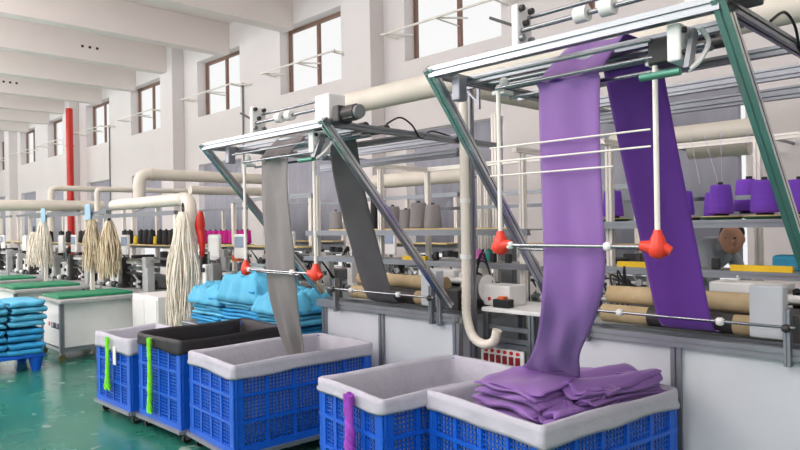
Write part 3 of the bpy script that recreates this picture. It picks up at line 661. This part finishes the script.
# ------------------------------------------------------------------ small flat knitting machines of the left rows
def flat_machine():
    t = thing('flat_knitting_machine', '', 'knitting machine'); B = MB   # local: x 0..1.65, y 0..1.1
    for x in (.03, 1.6):
        for y in (.05, .75): B().prof((x, y, 0), (x, y, 1.0), .06).build('leg', ALUD, t)
    B().bbox(.08, 1.56, .12, .75, .3, .72).build('cabinet', WHITE, t)
    B().box(0, 1.65, .0, .8, .72, .76).build('table_plate', GREYM, t)
    B().bbox(.2, 1.45, .3, .6, .78, .93).build('needle_bed', MIDG, t)
    for y, z in ((.14, 1.05), (.5, 1.08)): B().prof((-.02, y, z), (1.68, y, z), .045, .05).build('carriage_rail', ALU, t)
    B().bbox(.55, 1.05, .1, .6, 1.11, 1.17).build('carriage', WHITE, t)
    B().bar((.1, .12, .98), (1.5, .12, .98), .05, .03).build('front_bar', DARK, t)
    rnd = random.Random(4)
    B().bbox(1.44, 1.56, .02, .14, .76, 1.22, .01).build('end_column', GREYM, t)
    B().bbox(.62, .70, .04, .16, .76, 1.2, .01).build('end_column', DARK, t)
    B().prof((.6, .1, 1.17), (1.6, .1, 1.17), .04, .03).build('carriage_rail', CHROME, t)
    B().prof((.6, .3, 1.19), (1.6, .3, 1.19), .04, .03).build('carriage_rail', CHROME, t)
    B().bbox(1.0, 1.12, .05, .34, 1.19, 1.24, .01).build('slider_block', BLACK, t)
    for xx, zz2, w2 in ((-.3, 1.14, .1), (.2, 1.06, .13), (.42, 1.0, .09)):
        q = B().bbox(xx, xx + w2, .05, .2, .77, zz2, .012).build('head_housing', WHITE, t)
        B().cyl((xx + w2/2, .03, zz2 - .07), (xx + w2/2, .05, zz2 - .07), w2*.3, 14).build('dial', BLACK, q)
        B().cyl((xx + w2/2, .12, zz2), (xx + w2/2, .12, zz2 + .16), .014, 8).build('yarn_arm', STEEL, q)
    for k in range(10):
        x = -.36 + k*.11; z = .765; rr2 = rnd.uniform(.02, .04)
        B().cyl((x, -.02 + rnd.uniform(0, .05), z + rr2), (x + .07, .0, z + rr2 + rnd.uniform(-.005, .03)), rr2, 12).build('tension_wheel', (BLACK, ALU, WHITE, DARK)[k % 4], t)
    B().box(-.45, 0, -.03, .6, .72, .76).build('side_plate', GREYM, t)
    for k in range(9):
        x = .16 + k*.16; f = B(); z = .77
        f.bbox(x - .035, x + .035, .14, .22, z, z + rnd.uniform(.06, .14), .006)
        f.cyl((x, .16, z + .1), (x + rnd.uniform(-.04, .04), .1, z + .2), .012, 8)
        f.cyl((x - .03, .12, z + .06), (x + .04, .12, z + .06), .022, 10)
        f.build('feeder', (DARK, WHITE, BLACK, GREYM)[k % 4], t)
    B().bbox(1.57, 1.66, .0, .1, .66, 1.08).build('end_cover', GREYM, t)
    B().bbox(-.02, .08, .0, .12, .8, 1.16).build('end_cover', GREYM, t)
    for x in (-.9, .05, .95): B().prof((x, .86, .0), (x, .86, 1.95), .05).build('rack_post', RODW, t)
    B().prof((-.95, .8, 1.32), (1.0, .8, 1.32), .045).build('spool_rail', ALU, t)
    B().box(-.95, 1.0, .6, .83, 1.345, 1.36).build('spool_shelf', TRAYM, t)
    B().prof((-.95, .85, 1.98), (1.0, .85, 1.98), .05).build('top_rail', ALU, t)
    sp = B().prof((-.3, .3, .75), (-.3, .26, 1.3), .03).build('screen_arm', ALU, t)
    B().bbox(-.42, -.14, .2, .24, 1.2, 1.52, .04).build('yarn_shield', WHITE, t)
    B().prof((.33, .3, .75), (.33, .27, 1.25), .03).build('screen_arm', ALU, t)
    so_ = B().bbox(.2, .46, .22, .26, 1.22, 1.52, .012).build('control_screen', WHITE, t); B().box(.23, .43, .212, .22, 1.36, 1.49).build('display', mat('screen_glass', (150, 165, 190), .2), so_)
    B().bbox(.9, 1.1, .62, .72, 1.16, 1.26, .01).build('tension_head', BLACK, t)
    B().bbox(1.15, 1.2, .4, .5, 1.1, 1.28, .01).build('tension_head', DARK, t)
    c = B()
    for k in range(5): c.tube(crv([(1.3 + .05*k, .6, .95), (1.35 + .03*k, .5, 1.15 + .03*k), (1.45, .62, 1.2), (1.5 + .02*k, .8, .9)], 6), .01, 6)
    c.build('cables', BLACK, t)
    return t
fm = flat_machine()
FMS = [(-10.35, 3.7, 'flat knitting machine behind the green-topped table, black cones on its rack'),
       (-12.6, 3.7, 'flat knitting machine with black cones left of the pale yarn hanks'),
       (-14.9, 3.7, 'third flat knitting machine from the right, far along the aisle'),
       (-17.3, 3.7, 'fourth flat knitting machine from the right, far along the aisle'),
       (-19.8, 3.7, 'farthest flat knitting machine of the aisle row'),
       (-7.55, 4.0, 'flat knitting machine behind the blue cloth, nearest of the left rows'),
       (-6.6, 5.6, 'flat knitting machine in the back row seen behind the grey cloth'),
       (-9.4, 6.0, 'flat knitting machine in the back row with magenta cones'),
       (-12.4, 6.0, 'flat knitting machine in the back row behind the big white hank'),
       (-4.3, 5.9, 'flat knitting machine in the back row behind the grey cones')]
for i, (x, y, lab) in enumerate(FMS):
    o = fm if i == 0 else dup(fm); o.location = (x, y, 0); o['label'] = lab; o['group'] = 'flat knitting machines'
    del o['group']
kc = make_cone(.062, .05, .21, YARNK); nk = 0; used = 0
def place_cones(proto, mx, my, xs, z, lab, grp):
    global used
    for i, dx in enumerate(xs):
        o = dup(proto, (mx + dx*1.42 - .87, my + .71, z), label=lab % ORD[i], group=grp)
place_cones(kc, -10.35, 3.7, (.0, .14, .46, .6, .74, .96, 1.1, 1.24), 1.361, '%s black yarn cone from the left on the rack beside the big white hank', 'black cones on the racks')
place_cones(kc, -12.6, 3.7, (.1, .25, .5, .65, .95, 1.1), 1.361, '%s black yarn cone from the left on the second rack', 'black cones on the racks')
place_cones(kc, -14.9, 3.7, (.2, .4, .9, 1.2), 1.361, '%s black yarn cone from the left on the third rack', 'black cones on the racks')
for o in list(kc.children): bpy.data.objects.remove(o)
bpy.data.objects.remove(kc)
rk = thing('spool_rack', 'pale rack carrying the magenta cones above the blue cloth', 'rack', (-9.6, 5.3, 0))
MB().box(-10.7, -8.8, 5.2, 5.4, 1.33, 1.3455).build('shelf', TRAYM, rk)
for x in (-10.6, -8.9): MB().prof((x, 5.3, 0), (x, 5.3, 1.329), .05).build('post', RODW, rk)
mc = make_cone(.06, .05, .2, YARNM)
for i in range(10):
    o = mc if i == 0 else dup(mc); px = 200 + i*5.3; a = at(px, 245, Y=7.05)
    o.location = (at(px, 245, Y=5.3).x, 5.3, 1.346); o['label'] = '%s magenta yarn cone from the left on the rack above the blue cloth' % ORD[i]; o['group'] = 'magenta cones'
for i, px in enumerate((136, 156)):
    y = 4.41; o = dup(mc, (at(px, 240, Y=y).x, y, 1.361), label='small yellow cone on the rack, %s of two between the black cones' % ('left' if i == 0 else 'right')); o.scale = (.7, .7, .6)
    for ch in o.children:
        if ch.data.materials[0] is YARNM: ch.data = ch.data.copy(); ch.data.materials[0] = YARNY

# ------------------------------------------------------------------ yarn hanks, hung on rails
def hank(x, y, zt, L, wtop, wbot, n, seed, label, m=YARNW, rail=True):
    r = random.Random(seed); t = thing('yarn_hank', label, 'yarn hank', (x, y, zt))
    b = MB()
    for k in range(n):
        a = r.uniform(0, 2*PI); q = math.sqrt(r.uniform(.02, 1)); pts = []
        x0 = math.cos(a)*q; y0 = math.sin(a)*q; LL = L*(r.uniform(.8, 1) if r.random() < .8 else r.uniform(.6, .8)); w1 = r.uniform(0, 6); tw = r.uniform(-.5, .5)
        for i in range(11):
            u = i/10; s = (wtop + (wbot - wtop)*min(1, u*1.5)**.7 * (1 - .15*max(0, u-.7)))/2
            pts.append((x + x0*s + .012*math.sin(w1 + u*9), y + y0*s*.7 + .012*math.cos(w1 + u*7), zt - LL*u))
        b.tube(pts, [.006 + .003*r.random()]*11, 5)
    b.build('strands', m, t)
    MB().tube(crv([(x - .01, y, zt - .02), (x - .02, y, zt + .05), (x, y, zt + .1), (x + .02, y, zt + .05), (x + .015, y, zt - .03)], 5), .009, 6).build('hanging_tie', BLACK, t)
    return t
HY = 3.45
p = at(183, 212, Y=HY); hank(p.x, HY, p.z, 1.42, .08, .50, 210, 1, 'biggest white yarn hank, hanging right of the black cones')
HY2 = 3.5
for px, py, L, w, lab in ((109, 221, .80, .40, 'pale yarn hank hanging just left of the black cone rack'), (92, 219, .78, .36, 'pale yarn hank hanging right of the white control screen'),
                          (43, 222, .80, .42, 'white yarn hank hanging at the left by the blue clip'), (34, 232, .62, .32, 'short white yarn hank low at the far left')):
    a = at(px, py, Y=HY2); hank(a.x, HY2, a.z, L, .09, w, 120, int(px), lab, mat('cream_yarn', (226, 214, 188), .85, var=.1, scale=20, rgb2=(204, 184, 150)) if px > 80 else YARNW)
# thick duct arm over the hank with steel rail beneath
a = at(188, 200, Y=HY + .25); b = at(114, 207, Y=HY + .25)
z = (a.z + b.z)/2 + .02
duct('air_duct', [(b.x, HY + .25, z), (a.x + .05, HY + .25, z), (a.x + .05, HY + .25, .8)], .078, 'cream duct bending down beside the big white yarn hank')
hr = thing('hank_rail', 'steel rail under the bent cream duct from which the big white hank hangs', 'rail', (b.x, HY, 0))
MB().prof((b.x - .1, HY, z - .17), (a.x + .2, HY, z - .17), .05).build('rail', ALU, hr)
for xx in (b.x + .05, (a.x + b.x)/2): MB().bar((xx, HY + .02, z - .16), (xx, HY + .24, z - .06), .02, .008).build('hanger_strap', ALU, hr)
MB().prof((a.x + .2, HY, 0), (a.x + .2, HY, z - .19), .05).build('post', RODW, hr)
a = at(95, 213, Y=HY2); b = at(35, 219, Y=HY2); zz_ = (a.z + b.z)/2 + .02; hr = thing('hank_rail', 'farther steel rail carrying the paler hanks at left', 'rail', (b.x, HY2, 0))
MB().prof((b.x - .3, HY2, zz_), (a.x + .5, HY2, zz_), .05).build('rail', ALU, hr)
for xx in (-12.35, -10.15): MB().prof((xx, HY2, 0), (xx, HY2, zz_ - .02), .05).build('post', RODW, hr)
for px in (46, 91):
    a = at(px, 212, Y=HY2); c = MB().bbox(a.x - .11, a.x + .11, HY2 - .055, HY2 - .035, zz_ - .1, zz_ + .13)
    tag(c.build('rail_clip', mat('pale_blue_plastic', (150, 190, 215), .4), None, loc=(a.x, HY2, zz_ - .1)), 'pale blue clip plate on the farther rail, %s of two' % ('left' if px == 46 else 'right'), 'clip')
# ------------------------------------------------------------------ green-topped tables of the aisle
def table(x0, x1, y0, y1, label, logo=False):
    t = thing('work_table', label, 'table', (x0, y0, 0)); H = .75
    for x in (x0 + .03, x1 - .03):
        for y in (y0 + .03, y1 - .03):
            c = MB().prof((x, y, .1), (x, y, H - .04), .05).build('leg', ALUD, t)
            MB().cyl((x - .02, y, .04), (x + .02, y, .04), .04, 16).build('wheel', mat('caster_brown', (110, 100, 60), .5), c)
            MB().box(x - .03, x + .03, y - .02, y + .02, .07, .1).build('caster_fork', ALUD, c)
    MB().box(x0 + .055, x1 - .055, y0 + .02, y0 + .04, .16, H - .04).build('panel', WHITE, t)
    MB().box(x0 + .055, x1 - .055, y1 - .04, y1 - .02, .16, H - .04).build('panel', WHITE, t)
    sp = MB().box(x1 - .04, x1 - .02, y0 + .055, y1 - .055, .16, H - .04).build('panel', WHITE, t)
    MB().box(x0 + .02, x0 + .04, y0 + .055, y1 - .055, .16, H - .04).build('panel', WHITE, t)
    f = MB()
    for y in (y0 + .03, y1 - .03): f.bar((x0, y, .13), (x1, y, .13), .04)
    for x in (x0 + .03, x1 - .03): f.bar((x, y0, .13), (x, y1, .13), .04)
    f.build('lower_frame', ALUD, t)
    MB().bbox(x0 - .02, x1 + .12, y0 - .02, y1 + .02, H - .04, H, .006).build('table_top', GREYM, t)
    mt = MB().bbox(x0 + .02, x1 - .1, y0 + .02, y1 - .05, H, H + .035, .01)
    mt.build('green_mat', MATG, t)
    if logo:
        g = MB(); yy = y0 + .018
        # small circular mark with dark lettering strokes on the aisle panel
        g.cyl((x0 + .30, yy + .003, .42), (x0 + .30, yy - .002, .42), .03, 16); g.build('red_mark', RED, t)
        g = MB()
        for k, ch in enumerate((1, 2, 0, 1, 3)):
            xx = x0 + .38 + k*.06
            g.box(xx, xx + .012, yy - .002, yy + .003, .38, .45)
            if ch != 1: g.box(xx, xx + .045, yy - .002, yy + .003, .438, .45); g.box(xx + .033, xx + .045, yy - .002, yy + .003, .38, .45)
            if ch in (1, 2): g.box(xx, xx + .045, yy - .002, yy + .003, .38, .392)
        g.build('dark_lettering', mat('lettering', (90, 90, 120), .6), t)
    return t
table(-9.5, -8.73, 2.62, 3.61, 'white wheeled work table with a green mat, nearest of the left row', True)
table(-11.75, -10.75, 2.62, 3.61, 'farther white work table with green mat at the left edge')
table(-14.0, -13.0, 2.62, 3.61, 'farthest white work table with green mat')

wc = thing('storage_cabinet', 'plain white cabinet beside the big white yarn hank', 'cabinet', (-8.1, 3.7, 0))
MB().bbox(-8.5, -7.75, 3.42, 3.9, .08, .78).build('body', WHITE, wc)
MB().box(-8.48, -8.14, 3.41, 3.42, .12, .74).build('door', WHITE, wc); MB().box(-8.11, -7.77, 3.41, 3.42, .12, .74).build('door', WHITE, wc)
for x in (-8.45, -7.8):
    for y in (3.46, 3.86): MB().cyl((x, y, 0), (x, y, .08), .025, 10).build('foot', BLACK, wc)
for x, lab in ((at(243, 120, Y=YW - .03).x, 'thin grey conduit running down the wall right of the third window'), (at(109, 120, Y=YW - .03).x, 'thin grey conduit down the wall farther left')):
    tag(MB().cyl((x, YW - .03, 1.2), (x, YW - .03, 4.9), .02, 8).build('wall_conduit', MIDG, None, loc=(x, YW - .03, 1.2)), lab, 'conduit')
# ------------------------------------------------------------------ blue cloth stacks
def bundle(cx, cy, z, L, W, H, ang, seed, label, grp, m=CYAN, layers=4):
    b = snake(MB(), cx, cy, z + .012, L, W, layers, H/layers, ang, seed=seed, jit=.008, wave=.003, nw=10)
    o = cloth_obj(b, 'folded_cloth', [m], None, H/layers*.72, loc=(cx, cy, z)); return tag(o, label, 'folded cloth', grp)
cr = thing('plastic_pallet', 'blue plastic stool with flared legs under the blue cloth stack at left', 'pallet', (-8.7, 2.0, 0))
bx0, bx1, by0, by1 = -9.1, -8.35, 1.65, 2.35
MB().bbox(bx0, bx1, by0, by1, .16, .2, .008).build('deck', BLUEC, cr)
for x in (bx0 + .08, bx1 - .08):
    for y in (by0 + .08, by1 - .08): MB().tube([(x, y, .0), (x, y, .16)], [.05, .085], 10).build('leg', BLUEC, cr)
for k in range(4):
    z = .2 + k*.158; nm = ('bottom', 'second lowest', 'second highest', 'topmost')[k]
    bundle(-8.72 + random.uniform(-.02, .02), 2.17 - .0, z, .68, .36, .14, random.uniform(-.05, .05), 20 + k, '%s blue folded cloth of the back stack at left' % nm, 'blue cloth stacks at left', CYAN2 if k < 2 else CYAN)
    bundle(-8.72 + random.uniform(-.02, .02), 1.80, z, .68, .33, .14, random.uniform(-.05, .05), 30 + k, '%s blue folded cloth of the front stack at left' % nm, 'blue cloth stacks at left', CYAN2 if k < 2 else CYAN)
ct = thing('cloth_trolley', 'low trolley carrying the blue cloth behind the black-lined crate', 'trolley', (-5.7, 3.4, 0))
MB().bbox(-6.85, -4.78, 3.28, 3.88, .55, .6).build('deck', ALUD, ct)
for x in (-6.8, -4.83):
    for y in (3.32, 3.84): MB().prof((x, y, 0), (x, y, .55), .045).build('leg', ALUD, ct)
BL = [(-6.38, .58, 3), (-5.72, .62, 4), (-5.12, .5, 3)]
for k, (x, L, nl) in enumerate(BL):
    for j in range(nl):
        bundle(x + random.uniform(-.02, .02), 3.58, .6 + j*.105, L, .5, .098, random.uniform(-.05, .05), 50 + 7*k + j,
               '%s blue folded cloth from the bottom, %s pile behind the crates' % (ORD[j], ('left', 'middle', 'right')[k]), 'blue cloth behind the crates', CYAN if (j + k) % 2 else CYAN2, 3)
def drape(cx, cy, z, L, W, H, seed, label, skirt=.12):
    r = random.Random(seed); n = 44; vs = []; ph = [r.uniform(0, 6) for _ in range(5)]
    for i in range(n + 1):
        for j in range(n + 1):
            u = i/n*2 - 1; v = j/n*2 - 1; rr = max(abs(u), abs(v))
            hgt = H*(1 - rr**3) - skirt*max(0, rr - .82)/.18
            fold = .016*math.sin(u*9 + v*4 + ph[0]) + .012*math.sin(v*12 - u*6 + ph[1]) + .010*abs(math.sin((u*1.3 + v)*11 + ph[2])) + .007*math.sin(u*27 + v*13 + ph[3])
            k = 1 + .03*math.sin(math.atan2(v, u)*9 + ph[4])*(rr > .7)
            vs.append((cx + u*L/2*k, cy + v*W/2*k, z + hgt + fold*(1 - rr**8) + .012))
    o = cloth_obj(MB().add(vs, [(i*(n+1)+j, (i+1)*(n+1)+j, (i+1)*(n+1)+j+1, i*(n+1)+j+1) for i in range(n) for j in range(n)], True), 'crumpled_cloth', [CYAN], None, .012, loc=(cx, cy, z))
    return tag(o, label, 'cloth', 'blue cloth behind the crates')
drape(-6.38, 3.58, .925, .66, .58, .07, 1, 'crumpled blue cloth on the left of the blue heap')
drape(-5.72, 3.58, 1.03, .72, .58, .11, 2, 'crumpled blue cloth on top of the blue heap', .16)
drape(-5.12, 3.56, .925, .56, .56, .07, 3, 'crumpled blue cloth at the right end of the blue heap')

# ------------------------------------------------------------------ bench between the machines with winder, hose and switches
bn = thing('winding_bench', 'white bench with a row of red switches between the two framed machines', 'bench', (-3.3, 4.3, 0))
zb = 1.0; x0, x1, yb = -3.05, -2.50, 3.74
MB().bbox(x0, x1, yb, yb + .5, zb - .03, zb, .006).build('bench_top', WHITE, bn)
for x in (x0 + .03, x1 - .13): MB().prof((x, yb + .03, 0), (x, yb + .03, zb - .03), .045).build('leg', ALU, bn); MB().prof((x, yb + .45, 0), (x, yb + .45, zb - .03), .045).build('leg', ALU, bn)
for z in (.86, .78, .74): MB().prof((x0 + .05, yb + .03, z), (x1 - .15, yb + .03, z), .03).build('cross_rail', ALU, bn)
bp = MB().box(x0 + .0, x1 - .18, yb - .01, yb + .005, .3, .72).build('switch_panel', WHITE, bn)
for k in range(6):
    xx = x0 + .05 + k*.055
    sw = MB().box(xx - .015, xx + .015, yb - .025, yb - .01, .62, .675).build('switch', mat('dark_red', (130, 20, 25), .4), bp)
    MB().cyl((xx, yb - .01, .70), (xx, yb - .02, .70), .013, 12).build('lamp', RED, bp)
wd = thing('yarn_winder', 'white winder on the bench with a big grey spool', 'winder', ((x0 + x1)/2, yb + .2, zb))
c = at(480, 290, Y=yb + .15); yw = yb + .15; rr = .088; c.x += .01
MB().bbox(c.x + .06, c.x + .30, yw - .05, yw + .15, zb, zb + .15, .012).build('body', WHITE, wd)
MB().bbox(c.x + .2, c.x + .34, yw - .12, yw - .05, zb, zb + .06, .008).build('control_box', BLACK, wd)
MB().box(c.x + .24, c.x + .29, yw - .11, yw - .06, zb + .061, zb + .078).build('orange_button', ORANGE, wd)
MB().cyl((c.x + .12, yw - .051, zb + .05), (c.x + .12, yw - .055, zb + .05), .014, 14).build('red_mark', RED, wd)
MB().cyl((c.x - .12, yw, zb + .1), (c.x + .08, yw, zb + .1), .012, 10).build('spindle', STEEL, wd)
MB().cyl((c.x - .055, yw, zb + .12), (c.x + .055, yw, zb + .12), rr*1.05, 24).build('spool', YARNG, wd)
for e in (-.063, .055): MB().cyl((c.x + e, yw, zb + .12), (c.x + e + .008, yw, zb + .12), rr*1.15, 24).build('flange', WHITE, wd)
for px, mm_, lab in ((489, TEALP, 'small teal cone above the winder'), (472, mat('deep_blue', (30, 60, 190), .5), 'small blue cone left of the teal one'), (480, PINK, 'small pink cone between the blue and teal cones')):
    a = at(px, 267, Y=4.36); o = dup(gc, (a.x, 4.36 - (.0 if mm_ is TEALP else 0), 1.2855), label=lab); o.scale = (.42, .42, .42)
    if 'group' in o: del o['group']
    for ch in o.children:
        if ch.data.materials[0] is YARNG: ch.data = ch.data.copy(); ch.data.materials[0] = mm_
# suction hose / drop duct
HX, HYY = -3.085, 3.62
hz = thing('suction_hose', 'long pale suction hose dropping beside the grey-cloth machine and curling up below the bench', 'hose', (HX, HYY, .5))
pts = crv([(HX, HYY, 2.62), (HX, HYY, 2.0), (HX, HYY, 1.2), (HX, HYY, .95), (HX + .05, HYY, .81), (HX + .15, HYY, .76), (HX + .24, HYY, .79), (HX + .27, HYY, .87)], 14)
rs = [.033 + .0016*math.sin(i*2.2) for i in range(len(pts))]
MB().tube(pts, rs, 14).build('hose', CREAM, hz)
for z in (1.35, 1.75, 2.2): MB().cyl((HX, HYY, z), (HX, HYY, z + .03), .038, 14).build('clamp', WHITE, hz)
MB().prof((HX - .02, HYY + .09, 0), (HX - .02, HYY + .09, 2.6), .045).build('support_post', ALUD, hz)
g = MB(); qz = 2.5; g.bar((HX + .03, HYY, qz + .06), (HX + .16, HYY, qz + .06), .03, .02); g.bar((HX + .14, HYY, qz - .1), (HX + .14, HYY, qz + .07), .02); g.bar((HX + .04, HYY, qz + .04), (HX + .14, HYY, qz - .06), .014); g.build('bracket', ALUD, hz)
# upright cable trunk and wall board behind the red knob
a = at(505, 240, Y=5.3)
wp = thing('utility_post', 'pale upright post behind the left red clamp of the purple frame', 'post', (a.x, 5.3, 0))
MB().prof((a.x - .1, 5.3, 0), (a.x - .1, 5.3, 2.7), .06).build('post', RODW, wp)
MB().prof((a.x - .3, 5.3, 0), (a.x - .3, 5.3, 2.1), .05).build('post', RODW, wp)
MB().bbox(a.x - .02, a.x + .12, 5.25, 5.33, .9, 1.5).build('junction_box', MIDG, wp)
# blue things at the right behind m2
a = at(795, 262, Y=4.45)
tag(MB().bbox(a.x - .12, a.x + .1, 4.42, 4.55, 1.2865, 1.38, .02).build('bag', mat('teal_cloth', (40, 140, 175), .6, bump=.5), None, loc=(a.x, 4.5, 1.2865)), 'teal bag on the lower shelf at the right edge', 'bag')
# red cloth tied by the big hank
a = at(201, 240, Y=3.6); b_ = MB()
b_.tube(crv([(a.x, 3.6, a.z + .33), (a.x - .02, 3.6, a.z + .15), (a.x + .02, 3.6, a.z), (a.x + .03, 3.6, a.z - .2)], 6), [.02, .03, .04, .05, .055, .06, .06, .055, .05, .05, .045, .045, .04, .04, .035, .03, .03, .02, .01], 8)
o = tag(b_.build('red_ribbon', RED, None, loc=(a.x, 3.6, a.z)), 'red cloth strip hanging right of the big white hank', 'ribbon')
# orange box near the magenta cones
a = at(236, 253, Y=4.4); tag(MB().bbox(a.x - .09, a.x + .09, 4.38, 4.5, 1.17, 1.25, .01).build('orange_box', ORANGE, None, loc=(a.x, 4.4, 1.17)), 'small orange box on the machine below the magenta cones', 'box')

# ------------------------------------------------------------------ person bending behind the purple machine
def person():
    a = at(727, 240, Y=5.0)
    t = thing('person', 'person in a grey shirt bending over behind the purple-cloth machine', 'person', (a.x - .25, 5.15, 0))
    hx, hy, hz = a.x + .05, 4.95, 1.46
    bx, by = hx - .42, 5.2
    J = {'pel': (bx, by, .93, .15, .13), 'sp1': (bx + .05, by - .02, 1.1, .135, .12), 'sp2': (bx + .14, by - .08, 1.29, .15, .13), 'chest': (bx + .25, by - .12, 1.40, .145, .12), 'neck': (hx - .07, hy + .04, 1.41, .06, .06), 'head0': (hx - .03, hy + .02, 1.44, .06, .06),
         'shl': (bx + .27, by + .08, 1.41, .06, .06), 'ell': (bx + .42, by + .02, 1.13, .045, .045), 'wrl': (bx + .6, by - .25, 1.1, .03, .03),
         'shr': (bx + .24, by - .3, 1.42, .06, .06), 'elr': (bx + .38, by - .44, 1.12, .045, .045), 'wrr': (bx + .55, by - .5, 1.06, .03, .03),
         'hl': (bx, by + .1, .87, .1, .1), 'kl': (bx + .05, by + .12, .48, .06, .06), 'al': (bx, by + .12, .09, .04, .04), 'fl': (bx + .16, by + .12, .045, .04, .035),
         'hr': (bx, by - .1, .87, .1, .1), 'kr': (bx + .06, by - .12, .48, .06, .06), 'ar': (bx, by - .12, .09, .04, .04), 'fr': (bx + .16, by - .12, .045, .04, .035)}
    E = [('pel', 'sp1'), ('sp1', 'sp2'), ('sp2', 'chest'), ('chest', 'neck'), ('neck', 'head0'), ('chest', 'shl'), ('shl', 'ell'), ('ell', 'wrl'), ('chest', 'shr'), ('shr', 'elr'), ('elr', 'wrr'),
         ('pel', 'hl'), ('hl', 'kl'), ('kl', 'al'), ('al', 'fl'), ('pel', 'hr'), ('hr', 'kr'), ('kr', 'ar'), ('ar', 'fr')]
    org = ROOTLOC[t.name]; nm = list(J)
    def skinned(name, J, E, root, m, lv=2):
        nm = list(J); me = bpy.data.meshes.new(name)
        me.from_pydata([V(J[k][:3]) - org for k in nm], [(nm.index(a), nm.index(b)) for a, b in E], []); me.materials.append(m)
        o = bpy.data.objects.new(name, me); COL.objects.link(o); o.parent = t
        o.modifiers.new('sk', 'SKIN'); sv = me.skin_vertices[0].data
        for i, k in enumerate(nm): sv[i].radius = J[k][3:5]; sv[i].use_root = (k == root)
        s = o.modifiers.new('ss', 'SUBSURF'); s.levels = s.render_levels = lv
        return o
    skinned('body', J, E, 'pel', SHIRT)
    h = MB(); h.ball((hx, hy, hz), (.078, .085, .108), 20)
    h.ball((hx + .04, hy - .085, hz - .02), (.012, .02, .02), 8)                       # nose
    for s in (-1, 1): h.ball((hx + s*.078, hy, hz), (.012, .02, .028), 8)
    h.ball((hx + .02, hy - .074, hz - .058), (.026, .014, .009), 8)
    hd = h.build('head', SKIN, t)
    e = MB()
    for s in (0, .06): e.ball((hx - .012 + s, hy - .076, hz + .01), (.011, .008, .006), 8)
    e.build('eyes', BLACK, hd)
    hr = MB(); hr.ball((hx - .008, hy + .03, hz + .045), (.083, .08, .08), 18); hr.build('hair', HAIR, t)
    for w, d in (('wrl', (1, -.3)), ('wrr', (1, .2))):
        x, y, z = J[w][:3]; d = V((d[0], d[1], -.25)).normalized(); sd = V((-d.y, d.x, 0)).normalized(); K = {}; EE = []
        p0 = V((x, y, z)); K['w'] = (*p0, .026, .022); pm = p0 + d*.05; K['m'] = (*pm, .036, .018); EE.append(('w', 'm'))
        for f, (o_, L) in enumerate(((-.03, .065), (-.01, .08), (.01, .075), (.03, .06))):
            k0 = pm + sd*o_ + d*.035; k1 = k0 + d*L*.5; k2 = k1 + (d + V((0, 0, -.8))).normalized()*L*.5
            K['a%d' % f] = (*k0, .009, .009); K['b%d' % f] = (*k1, .0085, .0085); K['c%d' % f] = (*k2, .0075, .0075); EE += [('m', 'a%d' % f), ('a%d' % f, 'b%d' % f), ('b%d' % f, 'c%d' % f)]
        k0 = p0 + d*.03 + sd*.04; k1 = k0 + d*.035 + sd*.02; K['t0'] = (*k0, .01, .01); K['t1'] = (*k1, .009, .009); EE += [('w', 't0'), ('t0', 't1')]
        skinned('hand', K, EE, 'w', SKIN, 1)
person()

# ------------------------------------------------------------------ light
w = bpy.data.worlds.new('world'); SC.world = w; w.use_nodes = True
bg = w.node_tree.nodes['Background']; bg.inputs[0].default_value = (1, .985, .985, 1); bg.inputs[1].default_value = 1.1
def area(name, loc, rot, sx, sy, e, col=(1, 1, 1)):
    l = bpy.data.lights.new(name, 'AREA'); l.shape = 'RECTANGLE'; l.size = sx; l.size_y = sy; l.energy = e; l.color = col
    o = bpy.data.objects.new(name, l); COL.objects.link(o); o.location = loc; o.rotation_euler = rot; return o
for i, xx in enumerate((-33, -26, -19, -12.5, -6.5, -1)):
    for yy in (-2.5, -9):
        l = bpy.data.lights.new('hall_fill_light', 'POINT'); l.shadow_soft_size = .45; l.energy = 250; l.color = (1, .965, .975)  # added fill out of view, evens the light along the hall
        o = bpy.data.objects.new('hall_fill_light', l); COL.objects.link(o); o.location = (xx, yy, 4.6)
    area('ceiling_fill_light', (xx, -2.2, 3.6), (PI, 0, 0), 4, 2.5, 270 + 30*abs(xx), (1, .93, .97))  # unseen upward fill added to brighten ceiling and beams, stronger far off
SC.view_settings.view_transform = 'Standard'; SC.view_settings.look = 'None'; SC.view_settings.gamma = 1; SC.view_settings.use_curve_mapping = False
SC.view_settings.exposure = -.03
